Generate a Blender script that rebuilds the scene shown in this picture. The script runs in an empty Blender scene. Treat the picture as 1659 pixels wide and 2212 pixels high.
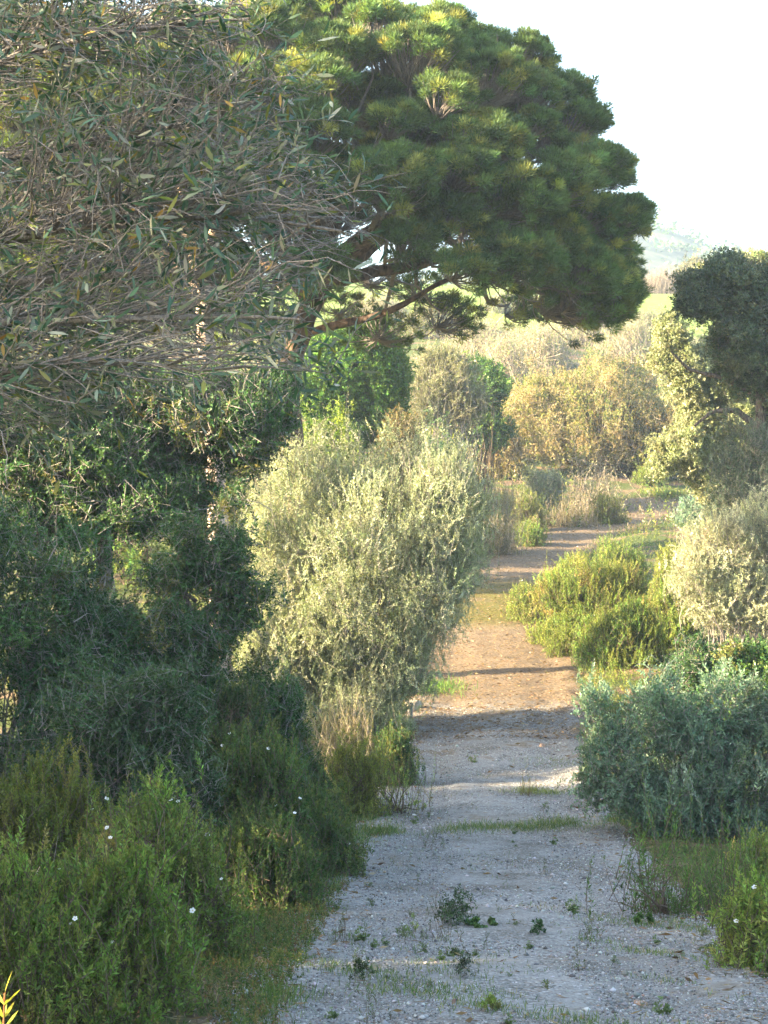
import bpy, math
import numpy as np

# ------------------------------------------------------------------ camera, sky, sun, exposure
S = bpy.context.scene
COL = S.collection
R = math.radians
F_PX = 4000.0            # focal length in pixels of a 1659 x 2212 frame

cam_data = bpy.data.cameras.new("camera")
cam = bpy.data.objects.new("camera", cam_data)
COL.objects.link(cam)
cam.location = (0, 0, 0)
cam.rotation_euler = (R(90), 0, 0)
cam_data.sensor_fit = 'VERTICAL'
cam_data.sensor_height = 36.0
cam_data.lens = 36.0 * F_PX / 2212.0
cam_data.clip_start = 0.05
cam_data.clip_end = 5000
S.camera = cam

SUN_EL = 19.0
SUN_AZ = 14.0            # degrees the sun stands behind the picture plane, on the left
to_sun = np.array([-math.cos(R(SUN_EL)) * math.cos(R(SUN_AZ)),
                   -math.cos(R(SUN_EL)) * math.sin(R(SUN_AZ)), math.sin(R(SUN_EL))])
world = bpy.data.worlds.new("World")
S.world = world
world.use_nodes = True
wn = world.node_tree
sky = wn.nodes.new('ShaderNodeTexSky')
sky.sky_type = 'NISHITA'
sky.sun_disc = False
sky.sun_elevation = R(SUN_EL)
sky.sun_rotation = math.atan2(to_sun[0], to_sun[1])
sky.air_density = 1.0
sky.dust_density = 2.5
sky.ozone_density = 1.0
bg = wn.nodes['Background']
bg.inputs['Strength'].default_value = 0.10
wn.links.new(sky.outputs['Color'], bg.inputs['Color'])

sun_data = bpy.data.lights.new("sun", 'SUN')
sun_data.energy = 5.0
sun_data.angle = R(0.5)
sun_data.color = (1.0, 0.80, 0.52)
sun = bpy.data.objects.new("sun", sun_data)
COL.objects.link(sun)
from mathutils import Vector
sun.rotation_euler = Vector(-to_sun).to_track_quat('-Z', 'Y').to_euler()

S.view_settings.view_transform = 'Standard'
S.view_settings.look = 'None'
S.view_settings.exposure = 3.25
S.view_settings.gamma = 1.0
S.cycles.max_bounces = 6
S.cycles.diffuse_bounces = 4
S.cycles.glossy_bounces = 2
S.cycles.transmission_bounces = 4
S.cycles.volume_bounces = 1
S.cycles.caustics_reflective = False
S.cycles.caustics_refractive = False
S.cycles.sample_clamp_indirect = 6.0
HAZE = True
HAZE_DENSITY = 0.0006

# ------------------------------------------------------------------ small maths helpers
def nrm(v):
    return v / np.maximum(np.linalg.norm(v, axis=-1, keepdims=True), 1e-9)

def smooth(a, b, x):
    t = np.clip((x - a) / (b - a), 0, 1)
    return t * t * (3 - 2 * t)

def at(xd, yd, Y):
    return np.array([(xd - 829.5) / F_PX * Y, Y, (1106 - yd) / F_PX * Y])

_prng = np.random.RandomState(5)
_W = [(_prng.uniform(-1, 1, 2), _prng.uniform(0, 6.28)) for _ in range(24)]
def wob(x, y, freq, k0=0, n=6):
    """cheap smooth noise, about -1..1"""
    s = 0
    for i in range(n):
        w, p = _W[(k0 + i) % 24]
        w = w / np.linalg.norm(w) * (0.6 + 0.25 * i)
        s = s + np.sin(freq * (w[0] * x + w[1] * y) + p)
    return s / n * 1.6

PY = np.array([-60, -10, 0, 9, 14, 18, 22, 25, 27, 30, 34, 37, 42, 49, 58, 66, 80, 100, 130, 170, 185, 230, 300, 900], float)
PZ = np.array([-1.6, -1.6, -1.7, -2.5, -3.05, -3.38, -3.55, -3.42, -3.33, -3.18, -2.92, -2.72, -2.35, -1.64, -.78, -.07, 2.4, 7.2, 14.6, 21.9, 23.0, 20, 16, 10], float)
_ys = np.arange(-60, 900, 0.5)
_zs = np.interp(_ys, PY, PZ)
_k = np.ones(7) / 7
_zs = np.convolve(np.pad(_zs, 3, mode='edge'), _k, 'valid')
TY = np.array([2, 9, 14, 18, 22, 30, 37, 42, 49, 58, 66, 69, 72], float)
TX = np.array([.4, .62, .85, 1.1, 1.2, 1.9, 2.3, 2.45, 3.05, 5.3, 8.6, 12., 20.], float)
TW = np.array([1.4, 1.45, 1.55, 1.5, 1.45, 1.45, 1.75, 1.75, 1.65, 1.8, 2.5, 3.0, 3.2], float)
_tys = np.arange(2, 72, 0.1)
def _sm(v):
    q = np.interp(_tys, TY, v)
    return np.convolve(np.pad(q, 20, mode='edge'), np.ones(41) / 41, 'valid')
_txs, _tws = _sm(TX), _sm(TW)
def track_x(y): return np.interp(y, _tys, _txs)
def track_w(y): return np.interp(y, _tys, _tws)

def ground_z(x, y):
    x = np.asarray(x, float); y = np.asarray(y, float)
    z = np.interp(y, _ys, _zs)
    d = x - track_x(np.clip(y, 2, 71))
    off = np.maximum(np.abs(d) - 1.6, 0)
    near = 1 - smooth(75, 130, y)
    z = z + near * (0.05 * np.minimum(off, 8) + 0.09 * wob(x, y, .5) * np.minimum(off, 1.5))
    far = smooth(66, 120, y)
    z = z + far * (1.2 * wob(x, y, .06, 4) + .35 * wob(x, y, .25, 9))
    z = z - far * np.maximum(0, np.abs(x - 15) - 60) * .03
    z = z + .012 * wob(x, y, 3.1, 3) + .008 * wob(x, y, 7.3, 8)
    return z

# ------------------------------------------------------------------ mesh helpers
def new_mesh(name, verts, groups, mats, tint=None, smooth_shade=False, matidx=None):
    me = bpy.data.meshes.new(name)
    verts = np.ascontiguousarray(verts, dtype=np.float32)
    groups = [np.asarray(g, dtype=np.int32) for g in groups if len(g)]
    me.vertices.add(len(verts))
    me.vertices.foreach_set('co', verts.ravel())
    loops = np.concatenate([g.ravel() for g in groups])
    tot = np.concatenate([np.full(len(g), g.shape[1], np.int32) for g in groups])
    start = np.concatenate([[0], np.cumsum(tot)[:-1]]).astype(np.int32)
    me.loops.add(len(loops))
    me.loops.foreach_set('vertex_index', loops)
    me.polygons.add(len(tot))
    me.polygons.foreach_set('loop_start', start)
    me.polygons.foreach_set('loop_total', tot)
    if smooth_shade:
        me.polygons.foreach_set('use_smooth', np.ones(len(tot), bool))
    for m in (mats if isinstance(mats, (list, tuple)) else [mats]):
        me.materials.append(m)
    if matidx is not None:
        me.polygons.foreach_set('material_index', np.asarray(matidx, np.int32))
    if tint is not None:
        a = me.attributes.new('tint', 'FLOAT_COLOR', 'POINT')
        c = np.ones((len(verts), 4), np.float32)
        c[:, :3] = tint
        a.data.foreach_set('color', c.ravel())
    me.update(calc_edges=True)
    return me

def link(name, me, parent=None, loc=None):
    o = bpy.data.objects.new(name, me)
    COL.objects.link(o)
    if parent is not None: o.parent = parent
    if loc is not None: o.location = loc
    return o

def tag(o, label=None, cat=None, group=None, kind=None):
    if label: o['label'] = label
    if cat: o['category'] = cat
    if group: o['group'] = group
    if kind: o['kind'] = kind
    return o

def root(name, loc, label, cat, group=None):
    o = bpy.data.objects.new(name, None)
    o.empty_display_size = .2
    COL.objects.link(o)
    o.location = tuple(loc)
    return tag(o, label, cat, group)

def leaf_arrays(pos, d, L, W, rng, fold=.18, droop=.0):
    """diamond leaf: one folded quad each"""
    n = len(pos)
    s = nrm(np.cross(d, rng.normal(size=(n, 3))))
    nn = np.cross(s, d)
    L = L[:, None]; W = W[:, None]
    v = np.empty((n, 4, 3), np.float32)
    v[:, 0] = pos
    mid = pos + d * L * .48
    v[:, 1] = mid + s * W * .5 + nn * W * fold
    v[:, 2] = pos + d * L + nn * L * rng.normal(0, .08, (n, 1)) - np.array([0, 0, 1.]) * L * droop
    v[:, 3] = mid - s * W * .5 + nn * W * fold
    f = np.arange(n * 4).reshape(n, 4)
    return v.reshape(-1, 3), f

def blade_arrays(pos, d, L, W, rng, bend=.2):
    """long curved leaf: base, two pairs, tip -> two triangles and a quad"""
    n = len(pos)
    s = nrm(np.cross(d, rng.normal(size=(n, 3))))
    nn = np.cross(s, d)
    L = L[:, None]; W = W[:, None]
    b = rng.normal(0, bend, (n, 1))
    v = np.empty((n, 7, 3), np.float32)
    v[:, 0] = pos
    p1 = pos + d * L * .3 + nn * L * b * .12
    p2 = pos + d * L * .68 + nn * L * b * .45
    v[:, 1] = p1 + s * W * .46 + nn * W * .15; v[:, 2] = p1 - s * W * .46 + nn * W * .15
    v[:, 3] = p2 + s * W * .42 + nn * W * .12; v[:, 4] = p2 - s * W * .42 + nn * W * .12
    v[:, 5] = pos + d * L + nn * L * b
    v[:, 6] = (p1 + p2) / 2
    i = (np.arange(n) * 7)[:, None]
    t = np.concatenate([i + np.array([0, 1, 2]), i + np.array([3, 5, 4]), i + np.array([1, 3, 6]), i + np.array([2, 6, 4]),
                        i + np.array([1, 6, 2]), i + np.array([3, 4, 6])])
    return v.reshape(-1, 3), t, 7

def tube_arrays(P, rad, sides=4, rng=None):
    """P (N,M,3) polylines, rad (N,M) -> verts, quads"""
    P = np.asarray(P, float); rad = np.asarray(rad, float)
    N, M, _ = P.shape
    t = np.empty_like(P)
    t[:, 1:-1] = P[:, 2:] - P[:, :-2]
    t[:, 0] = P[:, 1] - P[:, 0]; t[:, -1] = P[:, -1] - P[:, -2]
    t = nrm(t)
    ref = np.where(np.abs(nrm(P[:, -1] - P[:, 0])[:, 2:3]) > .85, np.array([[1., 0, 0]]), np.array([[0, 0, 1.]]))[:, None, :]
    u = nrm(np.cross(t, np.broadcast_to(ref, t.shape)))
    w = np.cross(t, u)
    a = np.arange(sides) / sides * 2 * math.pi
    V = P[:, :, None, :] + rad[:, :, None, None] * (u[:, :, None, :] * np.cos(a)[None, None, :, None] + w[:, :, None, :] * np.sin(a)[None, None, :, None])
    idx = np.arange(N * M * sides).reshape(N, M, sides)
    q = np.stack([idx[:, :-1], np.roll(idx[:, :-1], -1, 2), np.roll(idx[:, 1:], -1, 2), idx[:, 1:]], -1)
    return V.reshape(-1, 3), q.reshape(-1, 4)

def curve_pts(A, B, M, bow, rng, sag=0.0, wig=0.05):
    """N curved polylines from A to B (N,3)"""
    N = len(A)
    t = np.linspace(0, 1, M)[None, :, None]
    L = np.linalg.norm(B - A, axis=1)[:, None, None]
    side = nrm(np.cross(B - A, rng.normal(size=(N, 3))))[:, None, :]
    up = np.array([0, 0, 1.])[None, None]
    P = A[:, None] * (1 - t) + B[:, None] * t
    P = P + side * L * bow * rng.normal(0, 1, (N, 1, 1)) * np.sin(t * math.pi)
    P = P + up * L * sag * np.sin(t * math.pi)
    nz = rng.normal(0, 1, (N, M, 3)) * wig * L
    nz[:, 0] = 0; nz[:, -1] = 0
    return P + nz

def join(parts):
    """[(verts, faces, tint)] -> one"""
    V, F, T, o = [], [], [], 0
    for v, f, t in parts:
        V.append(v); F.append(f + o); T.append(np.broadcast_to(np.asarray(t, np.float32), (len(v), 3))); o += len(v)
    return np.concatenate(V), F, np.concatenate(T)

def palette(pal, n, rng, var=.18):
    cols = np.array([p[:3] for p in pal]); w = np.array([p[3] for p in pal], float)
    k = rng.choice(len(pal), n, p=w / w.sum())
    return cols[k] * np.exp(rng.normal(0, var, (n, 1))) * np.exp(rng.normal(0, .05, (n, 3)))

# ------------------------------------------------------------------ materials
def mat(name):
    m = bpy.data.materials.new(name); m.use_nodes = True
    return m, m.node_tree, m.node_tree.nodes['Principled BSDF'], m.node_tree.nodes['Material Output']

def leaf_material(name, trans=.34, rough=.55, spec=.18, ttint=(1.15, 1.2, .55)):
    m, nt, p, out = mat(name)
    a = nt.nodes.new('ShaderNodeAttribute'); a.attribute_name = 'tint'
    nt.links.new(a.outputs['Color'], p.inputs['Base Color'])
    p.inputs['Roughness'].default_value = rough
    p.inputs['Specular IOR Level'].default_value = spec
    mul = nt.nodes.new('ShaderNodeMix'); mul.data_type = 'RGBA'; mul.blend_type = 'MULTIPLY'
    mul.inputs['Factor'].default_value = 1
    nt.links.new(a.outputs['Color'], mul.inputs['A'])
    mul.inputs['B'].default_value = (*ttint, 1)
    tr = nt.nodes.new('ShaderNodeBsdfTranslucent')
    nt.links.new(mul.outputs['Result'], tr.inputs['Color'])
    mx = nt.nodes.new('ShaderNodeMixShader'); mx.inputs[0].default_value = trans
    nt.links.new(p.outputs[0], mx.inputs[1]); nt.links.new(tr.outputs[0], mx.inputs[2])
    nt.links.new(mx.outputs[0], out.inputs['Surface'])
    return m

def bark_material(name, c1, c2, scale=14, bump=.4, rough=.9, stretch=4.0):
    m, nt, p, out = mat(name)
    tc = nt.nodes.new('ShaderNodeTexCoord'); mp = nt.nodes.new('ShaderNodeMapping')
    mp.inputs['Scale'].default_value = (stretch, stretch, 1)
    nt.links.new(tc.outputs['Object'], mp.inputs['Vector'])
    n = nt.nodes.new('ShaderNodeTexNoise'); n.inputs['Scale'].default_value = scale; n.inputs['Detail'].default_value = 5
    nt.links.new(mp.outputs[0], n.inputs['Vector'])
    r = nt.nodes.new('ShaderNodeValToRGB')
    r.color_ramp.elements[0].position = .35; r.color_ramp.elements[0].color = (*c1, 1)
    r.color_ramp.elements[1].position = .65; r.color_ramp.elements[1].color = (*c2, 1)
    nt.links.new(n.outputs['Fac'], r.inputs['Fac']); nt.links.new(r.outputs['Color'], p.inputs['Base Color'])
    b = nt.nodes.new('ShaderNodeBump'); b.inputs['Strength'].default_value = bump; b.inputs['Distance'].default_value = .03
    nt.links.new(n.outputs['Fac'], b.inputs['Height']); nt.links.new(b.outputs[0], p.inputs['Normal'])
    p.inputs['Roughness'].default_value = rough; p.inputs['Specular IOR Level'].default_value = .2
    return m

M_LEAF = leaf_material('leaf')
M_GLOSSLEAF = leaf_material('waxy_leaf', trans=.24, rough=.45, spec=.16)
M_NEEDLE = leaf_material('pine_needles', trans=.3, rough=.5, spec=.2, ttint=(1.5, 1.2, .4))
M_GRASS = leaf_material('grass_blades', trans=.4, rough=.5, spec=.25)
M_PETAL = leaf_material('petal', trans=.35, rough=.6, spec=.2, ttint=(1, 1, 1))
M_TWIG_GREY = bark_material('grey_twig_bark', (.15, .13, .115), (.30, .265, .235), 30)
M_TWIG_OLIVE = bark_material('olive_twig_bark', (.13, .12, .11), (.27, .245, .22), 30)
M_TWIG_BROWN = bark_material('brown_twig_bark', (.07, .05, .035), (.16, .12, .085), 30)
M_TWIG_PALE = bark_material('pale_twig_bark', (.24, .19, .14), (.42, .35, .27), 30)
M_BARK_PINE = bark_material('pine_bark', (.045, .033, .026), (.17, .115, .08), 5, .9, stretch=2.5)
M_BARK_PALE = bark_material('pale_flaking_bark', (.20, .145, .11), (.50, .40, .31), 5, .9, stretch=1.3)
M_BARK_OAK = bark_material('oak_bark', (.06, .05, .045), (.22, .18, .15), 9, .9)

def ramp(nt, pts):
    r = nt.nodes.new('ShaderNodeValToRGB')
    while len(r.color_ramp.elements) < len(pts): r.color_ramp.elements.new(.5)
    for e, (p, c) in zip(r.color_ramp.elements, pts):
        e.position = p; e.color = (*c, 1) if len(c) == 3 else c
    return r

def noise(nt, vec, scale, detail=4, rough=.55, dim='3D'):
    n = nt.nodes.new('ShaderNodeTexNoise')
    n.inputs['Scale'].default_value = scale; n.inputs['Detail'].default_value = detail; n.inputs['Roughness'].default_value = rough
    nt.links.new(vec, n.inputs['Vector'])
    return n

def mixc(nt, fac, a, b, blend='MIX'):
    m = nt.nodes.new('ShaderNodeMix'); m.data_type = 'RGBA'; m.blend_type = blend
    for sock, v in (('Factor', fac), ('A', a), ('B', b)):
        if isinstance(v, (tuple, float, int)):
            m.inputs[sock].default_value = (*v, 1) if isinstance(v, tuple) else v
        else:
            nt.links.new(v, m.inputs[sock])
    return m.outputs['Result']

def mth(nt, op, a, b=None, clamp=False):
    m = nt.nodes.new('ShaderNodeMath'); m.operation = op; m.use_clamp = clamp
    for i, v in enumerate((a, b)):
        if v is None: continue
        if isinstance(v, (int, float)): m.inputs[i].default_value = v
        else: nt.links.new(v, m.inputs[i])
    return m.outputs[0]

def mrange(nt, v, a, b):
    m = nt.nodes.new('ShaderNodeMapRange'); m.interpolation_type = 'SMOOTHSTEP'
    nt.links.new(v, m.inputs['Value']); m.inputs['From Min'].default_value = a; m.inputs['From Max'].default_value = b
    return m.outputs[0]

def track_material():
    m, nt, p, out = mat('track_surface')
    tc = nt.nodes.new('ShaderNodeTexCoord'); vec = tc.outputs['Object']
    sep = nt.nodes.new('ShaderNodeSeparateXYZ'); nt.links.new(vec, sep.inputs[0])
    nbig = noise(nt, vec, .55, 4); nmid = noise(nt, vec, 2.2, 4); nfine = noise(nt, vec, 26, 5, .7)
    vor = nt.nodes.new('ShaderNodeTexVoronoi'); vor.inputs['Scale'].default_value = 55
    nt.links.new(vec, vor.inputs['Vector'])
    stones = ramp(nt, [(0, (.13, .13, .12)), (.35, (.235, .235, .22)), (.7, (.32, .32, .305)), (.9, (.23, .185, .14)), (1, (.5, .49, .47))])
    sepc = nt.nodes.new('ShaderNodeSeparateColor'); nt.links.new(vor.outputs['Color'], sepc.inputs[0])
    nt.links.new(sepc.outputs[0], stones.inputs[0])
    gap = ramp(nt, [(.0, (1, 1, 1)), (.55, (.95, .95, .95)), (.85, (.45, .43, .40))])
    nt.links.new(vor.outputs['Distance'], gap.inputs[0])
    gravel = mixc(nt, 1.0, stones.outputs[0], gap.outputs[0], 'MULTIPLY')
    dust = ramp(nt, [(.3, (.17, .165, .15)), (.65, (.30, .295, .27))]); nt.links.new(nfine.outputs['Fac'], dust.inputs[0])
    gravel = mixc(nt, mrange(nt, nmid.outputs['Fac'], .42, .68), gravel, dust.outputs[0])
    nworn = noise(nt, vec, 1.1, 5, .65)     # worn, dirtier and cleaner areas of the gravel
    worn = ramp(nt, [(.32, (.62, .58, .52)), (.5, (.95, .95, .94)), (.68, (1.12, 1.12, 1.12))]); nt.links.new(nworn.outputs['Fac'], worn.inputs[0])
    gravel = mixc(nt, 1.0, gravel, worn.outputs[0], 'MULTIPLY')
    soil = ramp(nt, [(.3, (.065, .05, .034)), (.5, (.15, .112, .07)), (.68, (.25, .19, .125))])
    nt.links.new(nfine.outputs['Fac'], soil.inputs[0])
    # litter-covered red soil from about 29 m on, ragged
    yv = mth(nt, 'ADD', sep.outputs['Y'], mth(nt, 'MULTIPLY', mth(nt, 'SUBTRACT', nbig.outputs['Fac'], .5), 9.0))
    red = mth(nt, 'MAXIMUM', mrange(nt, yv, 28.5, 32.5), mth(nt, 'MULTIPLY', mrange(nt, mth(nt, 'ADD', sep.outputs['Y'], mth(nt, 'MULTIPLY', mth(nt, 'SUBTRACT', nmid.outputs['Fac'], .5), 26.0)), 27, 31), .85))
    patches = mth(nt, 'MULTIPLY', mrange(nt, nmid.outputs['Fac'], .56, .7), .6)
    base = mixc(nt, mth(nt, 'MAXIMUM', red, patches), gravel, soil.outputs[0])
    # moss on the shady stretch
    mossband = mth(nt, 'MULTIPLY', mrange(nt, sep.outputs['Y'], 39.0, 41.5), mth(nt, 'SUBTRACT', 1.0, mrange(nt, sep.outputs['Y'], 46, 49)))
    moss = mth(nt, 'MULTIPLY', mossband, mrange(nt, nbig.outputs['Fac'], .30, .46))
    mosscol = ramp(nt, [(.3, (.06, .055, .012)), (.7, (.13, .115, .025))]); nt.links.new(nfine.outputs['Fac'], mosscol.inputs[0])
    base = mixc(nt, moss, base, mosscol.outputs[0])
    nt.links.new(base, p.inputs['Base Color'])
    p.inputs['Roughness'].default_value = .95; p.inputs['Specular IOR Level'].default_value = .15
    b1 = nt.nodes.new('ShaderNodeBump'); b1.inputs['Strength'].default_value = .55; b1.inputs['Distance'].default_value = .012
    nt.links.new(vor.outputs['Distance'], b1.inputs['Height']); b1.invert = True
    b2 = nt.nodes.new('ShaderNodeBump'); b2.inputs['Strength'].default_value = .7; b2.inputs['Distance'].default_value = .02
    nt.links.new(nfine.outputs['Fac'], b2.inputs['Height']); nt.links.new(b1.outputs[0], b2.inputs['Normal'])
    nt.links.new(b2.outputs[0], p.inputs['Normal'])
    return m

def ground_material():
    m, nt, p, out = mat('earth')
    tc = nt.nodes.new('ShaderNodeTexCoord'); vec = tc.outputs['Object']
    sep = nt.nodes.new('ShaderNodeSeparateXYZ'); nt.links.new(vec, sep.inputs[0])
    nfine = noise(nt, vec, 14, 6, .7); nmid = noise(nt, vec, .9, 4); nbig = noise(nt, vec, .07, 4)
    soil = ramp(nt, [(.3, (.08, .055, .035)), (.5, (.16, .11, .07)), (.7, (.27, .19, .12))]); nt.links.new(nfine.outputs['Fac'], soil.inputs[0])
    herb = ramp(nt, [(.3, (.035, .05, .015)), (.7, (.10, .12, .035))]); nt.links.new(nfine.outputs['Fac'], herb.inputs[0])
    c = mixc(nt, mrange(nt, nmid.outputs['Fac'], .36, .52), soil.outputs[0], herb.outputs[0])
    mead = ramp(nt, [(.3, (.10, .15, .03)), (.55, (.16, .22, .045)), (.75, (.24, .26, .09))]); nt.links.new(noise(nt, vec, .6, 6, .7).outputs['Fac'], mead.inputs[0])
    c = mixc(nt, mrange(nt, mth(nt, 'ADD', sep.outputs['Y'], mth(nt, 'MULTIPLY', nbig.outputs['Fac'], 20.0)), 118, 130), c, mead.outputs[0])
    nt.links.new(c, p.inputs['Base Color'])
    p.inputs['Roughness'].default_value = 1; p.inputs['Specular IOR Level'].default_value = .1
    b = nt.nodes.new('ShaderNodeBump'); b.inputs['Strength'].default_value = .8; b.inputs['Distance'].default_value = .05
    nt.links.new(nfine.outputs['Fac'], b.inputs['Height']); nt.links.new(b.outputs[0], p.inputs['Normal'])
    return m

def rock_material(name, c1, c2):
    m, nt, p, out = mat(name)
    tc = nt.nodes.new('ShaderNodeTexCoord')
    n = noise(nt, tc.outputs['Object'], 9, 6, .65)
    r = ramp(nt, [(.3, c1), (.7, c2)]); nt.links.new(n.outputs['Fac'], r.inputs[0]); nt.links.new(r.outputs[0], p.inputs['Base Color'])
    b = nt.nodes.new('ShaderNodeBump'); b.inputs['Strength'].default_value = .7; b.inputs['Distance'].default_value = .03
    nt.links.new(n.outputs['Fac'], b.inputs['Height']); nt.links.new(b.outputs[0], p.inputs['Normal'])
    p.inputs['Roughness'].default_value = .9
    return m

# ------------------------------------------------------------------ ground, track, hill
def grid_mesh(name, xs, ys, zfun, material):
    X, Y = np.meshgrid(xs, ys)
    Z = zfun(X, Y)
    n, mcol = X.shape
    V = np.stack([X, Y, Z], -1).reshape(-1, 3)
    i = np.arange(n * mcol).reshape(n, mcol)
    q = np.stack([i[:-1, :-1], i[:-1, 1:], i[1:, 1:], i[1:, :-1]], -1).reshape(-1, 4)
    return new_mesh(name, V, [q], material, smooth_shade=True)

def gz_ground(x, y):
    z = ground_z(x, y)
    d = np.abs(x - track_x(np.clip(y, 2, 71))) - track_w(np.clip(y, 2, 71))
    inside = (1 - smooth(-.25, .2, d)) * smooth(0, 3, y) * (1 - smooth(70.5, 71, y))
    return z - .07 * inside

xs = np.concatenate([np.linspace(-420, -40, 50), np.linspace(-39, -7, 50), np.linspace(-6.8, 14, 190), np.linspace(14.5, 60, 60), np.linspace(62, 460, 50)])
ys = np.concatenate([np.linspace(-60, 1, 25), np.arange(1.2, 34, .12), np.arange(34, 75, .25), np.linspace(75.5, 200, 110), np.linspace(204, 900, 50)])
tag(link('ground', grid_mesh('ground', xs, ys, gz_ground, ground_material())), kind='structure')

us = np.linspace(-1.25, 1.25, 61)
tys = np.arange(2, 71.5, .07)
U, TYg = np.meshgrid(us, tys)
jag = .12 * wob(TYg * 1.0, U * 3, 1.9, 2) + .07 * wob(TYg, U, 5.0, 11)
XX = track_x(TYg) + U * track_w(TYg)
RUT = -.035 * (np.exp(-((np.abs(U) - .52) / .17) ** 2)) + .01 * wob(XX, TYg, 2.3, 6)
ZZ = ground_z(XX, TYg) + .018 + RUT * (1 - smooth(.8, 1., np.abs(U))) - .11 * smooth(.82, 1.15, np.abs(U) + jag)
ii = np.arange(U.size).reshape(U.shape)
qq = np.stack([ii[:-1, :-1], ii[:-1, 1:], ii[1:, 1:], ii[1:, :-1]], -1).reshape(-1, 4)
M_TRACK = track_material()
tag(link('track', new_mesh('track', np.stack([XX, TYg, ZZ], -1).reshape(-1, 3), [qq], M_TRACK, smooth_shade=True)), kind='structure')

def hill_z(x, y):
    r = np.hypot((x - 52) / 100, (y - 430) / 110)
    z = 71.5 * np.exp(-1.1 * r ** 2) + 3.2 * wob(x, y, .05, 7) + 1.2 * wob(x, y, .17, 1)
    return z - 6
def hill_material():
    m, nt, p, out = mat('scrub_hillside')
    tc = nt.nodes.new('ShaderNodeTexCoord')
    n = noise(nt, tc.outputs['Object'], .16, 8, .7)
    r = ramp(nt, [(.35, (.022, .034, .022)), (.55, (.05, .062, .034)), (.7, (.12, .11, .075))]); nt.links.new(n.outputs['Fac'], r.inputs[0])
    nt.links.new(r.outputs[0], p.inputs['Base Color']); p.inputs['Roughness'].default_value = 1
    return m
tag(link('hill', grid_mesh('hill', np.linspace(-220, 330, 150), np.linspace(290, 640, 110), hill_z, hill_material())), kind='structure')

# ------------------------------------------------------------------ shrub builder
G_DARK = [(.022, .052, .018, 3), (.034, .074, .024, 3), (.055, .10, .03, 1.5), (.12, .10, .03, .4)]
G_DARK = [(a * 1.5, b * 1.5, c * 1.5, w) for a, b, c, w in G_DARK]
G_CISTUS = [(.07, .125, .024, 3), (.105, .16, .034, 3), (.16, .185, .042, 1.8), (.24, .17, .065, .5)]
G_CISTUS = [(a * 1.5, b * 1.5, c * 1.5, w) for a, b, c, w in G_CISTUS]
G_OLIVE = [(.11, .14, .075, 3), (.17, .19, .115, 3), (.26, .27, .19, 2), (.08, .11, .05, 1.5)]
G_OLIVE = [(a * 1.35, b * 1.35, c * 1.35, w) for a, b, c, w in G_OLIVE]
G_GREY = [(.075, .13, .08, 3), (.105, .165, .108, 3), (.14, .195, .13, 1.5), (.06, .09, .045, 1)]
G_GREY = [(a * 1.4, b * 1.4, c * 1.4, w) for a, b, c, w in G_GREY]
G_OAK = [(.035, .055, .03, 3), (.06, .085, .045, 3), (.11, .13, .075, 1.5), (.17, .15, .07, .4)]
G_OAK = [(a * 1.5, b * 1.5, c * 1.5, w) for a, b, c, w in G_OAK]
G_RUSSET = [(.185, .145, .062, 3), (.24, .19, .095, 2), (.15, .14, .055, 3), (.09, .105, .03, 1.6)]
G_RUSSET = [(a * 1.35, b * 1.35, c * 1.35, w) for a, b, c, w in G_RUSSET]
G_GREEN = [(.045, .10, .018, 3), (.07, .14, .025, 3), (.13, .19, .035, 1.2)]
G_GREEN = [(a * 1.5, b * 1.5, c * 1.5, w) for a, b, c, w in G_GREEN]
G_YELLOW = [(.12, .15, .03, 3), (.18, .19, .04, 2), (.08, .11, .025, 2)]
G_YELLOW = [(a * 1.3, b * 1.3, c * 1.3, w) for a, b, c, w in G_YELLOW]
G_DRY = [(.24, .20, .13, 3), (.32, .27, .18, 2), (.16, .15, .08, 2)]
G_DRY = [(a * 1.2, b * 1.2, c * 1.2, w) for a, b, c, w in G_DRY]
G_HEATH = [(.13, .12, .06, 3), (.20, .16, .09, 2), (.09, .10, .04, 2)]
G_HEATH = [(a * 1.3, b * 1.3, c * 1.3, w) for a, b, c, w in G_HEATH]

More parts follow.
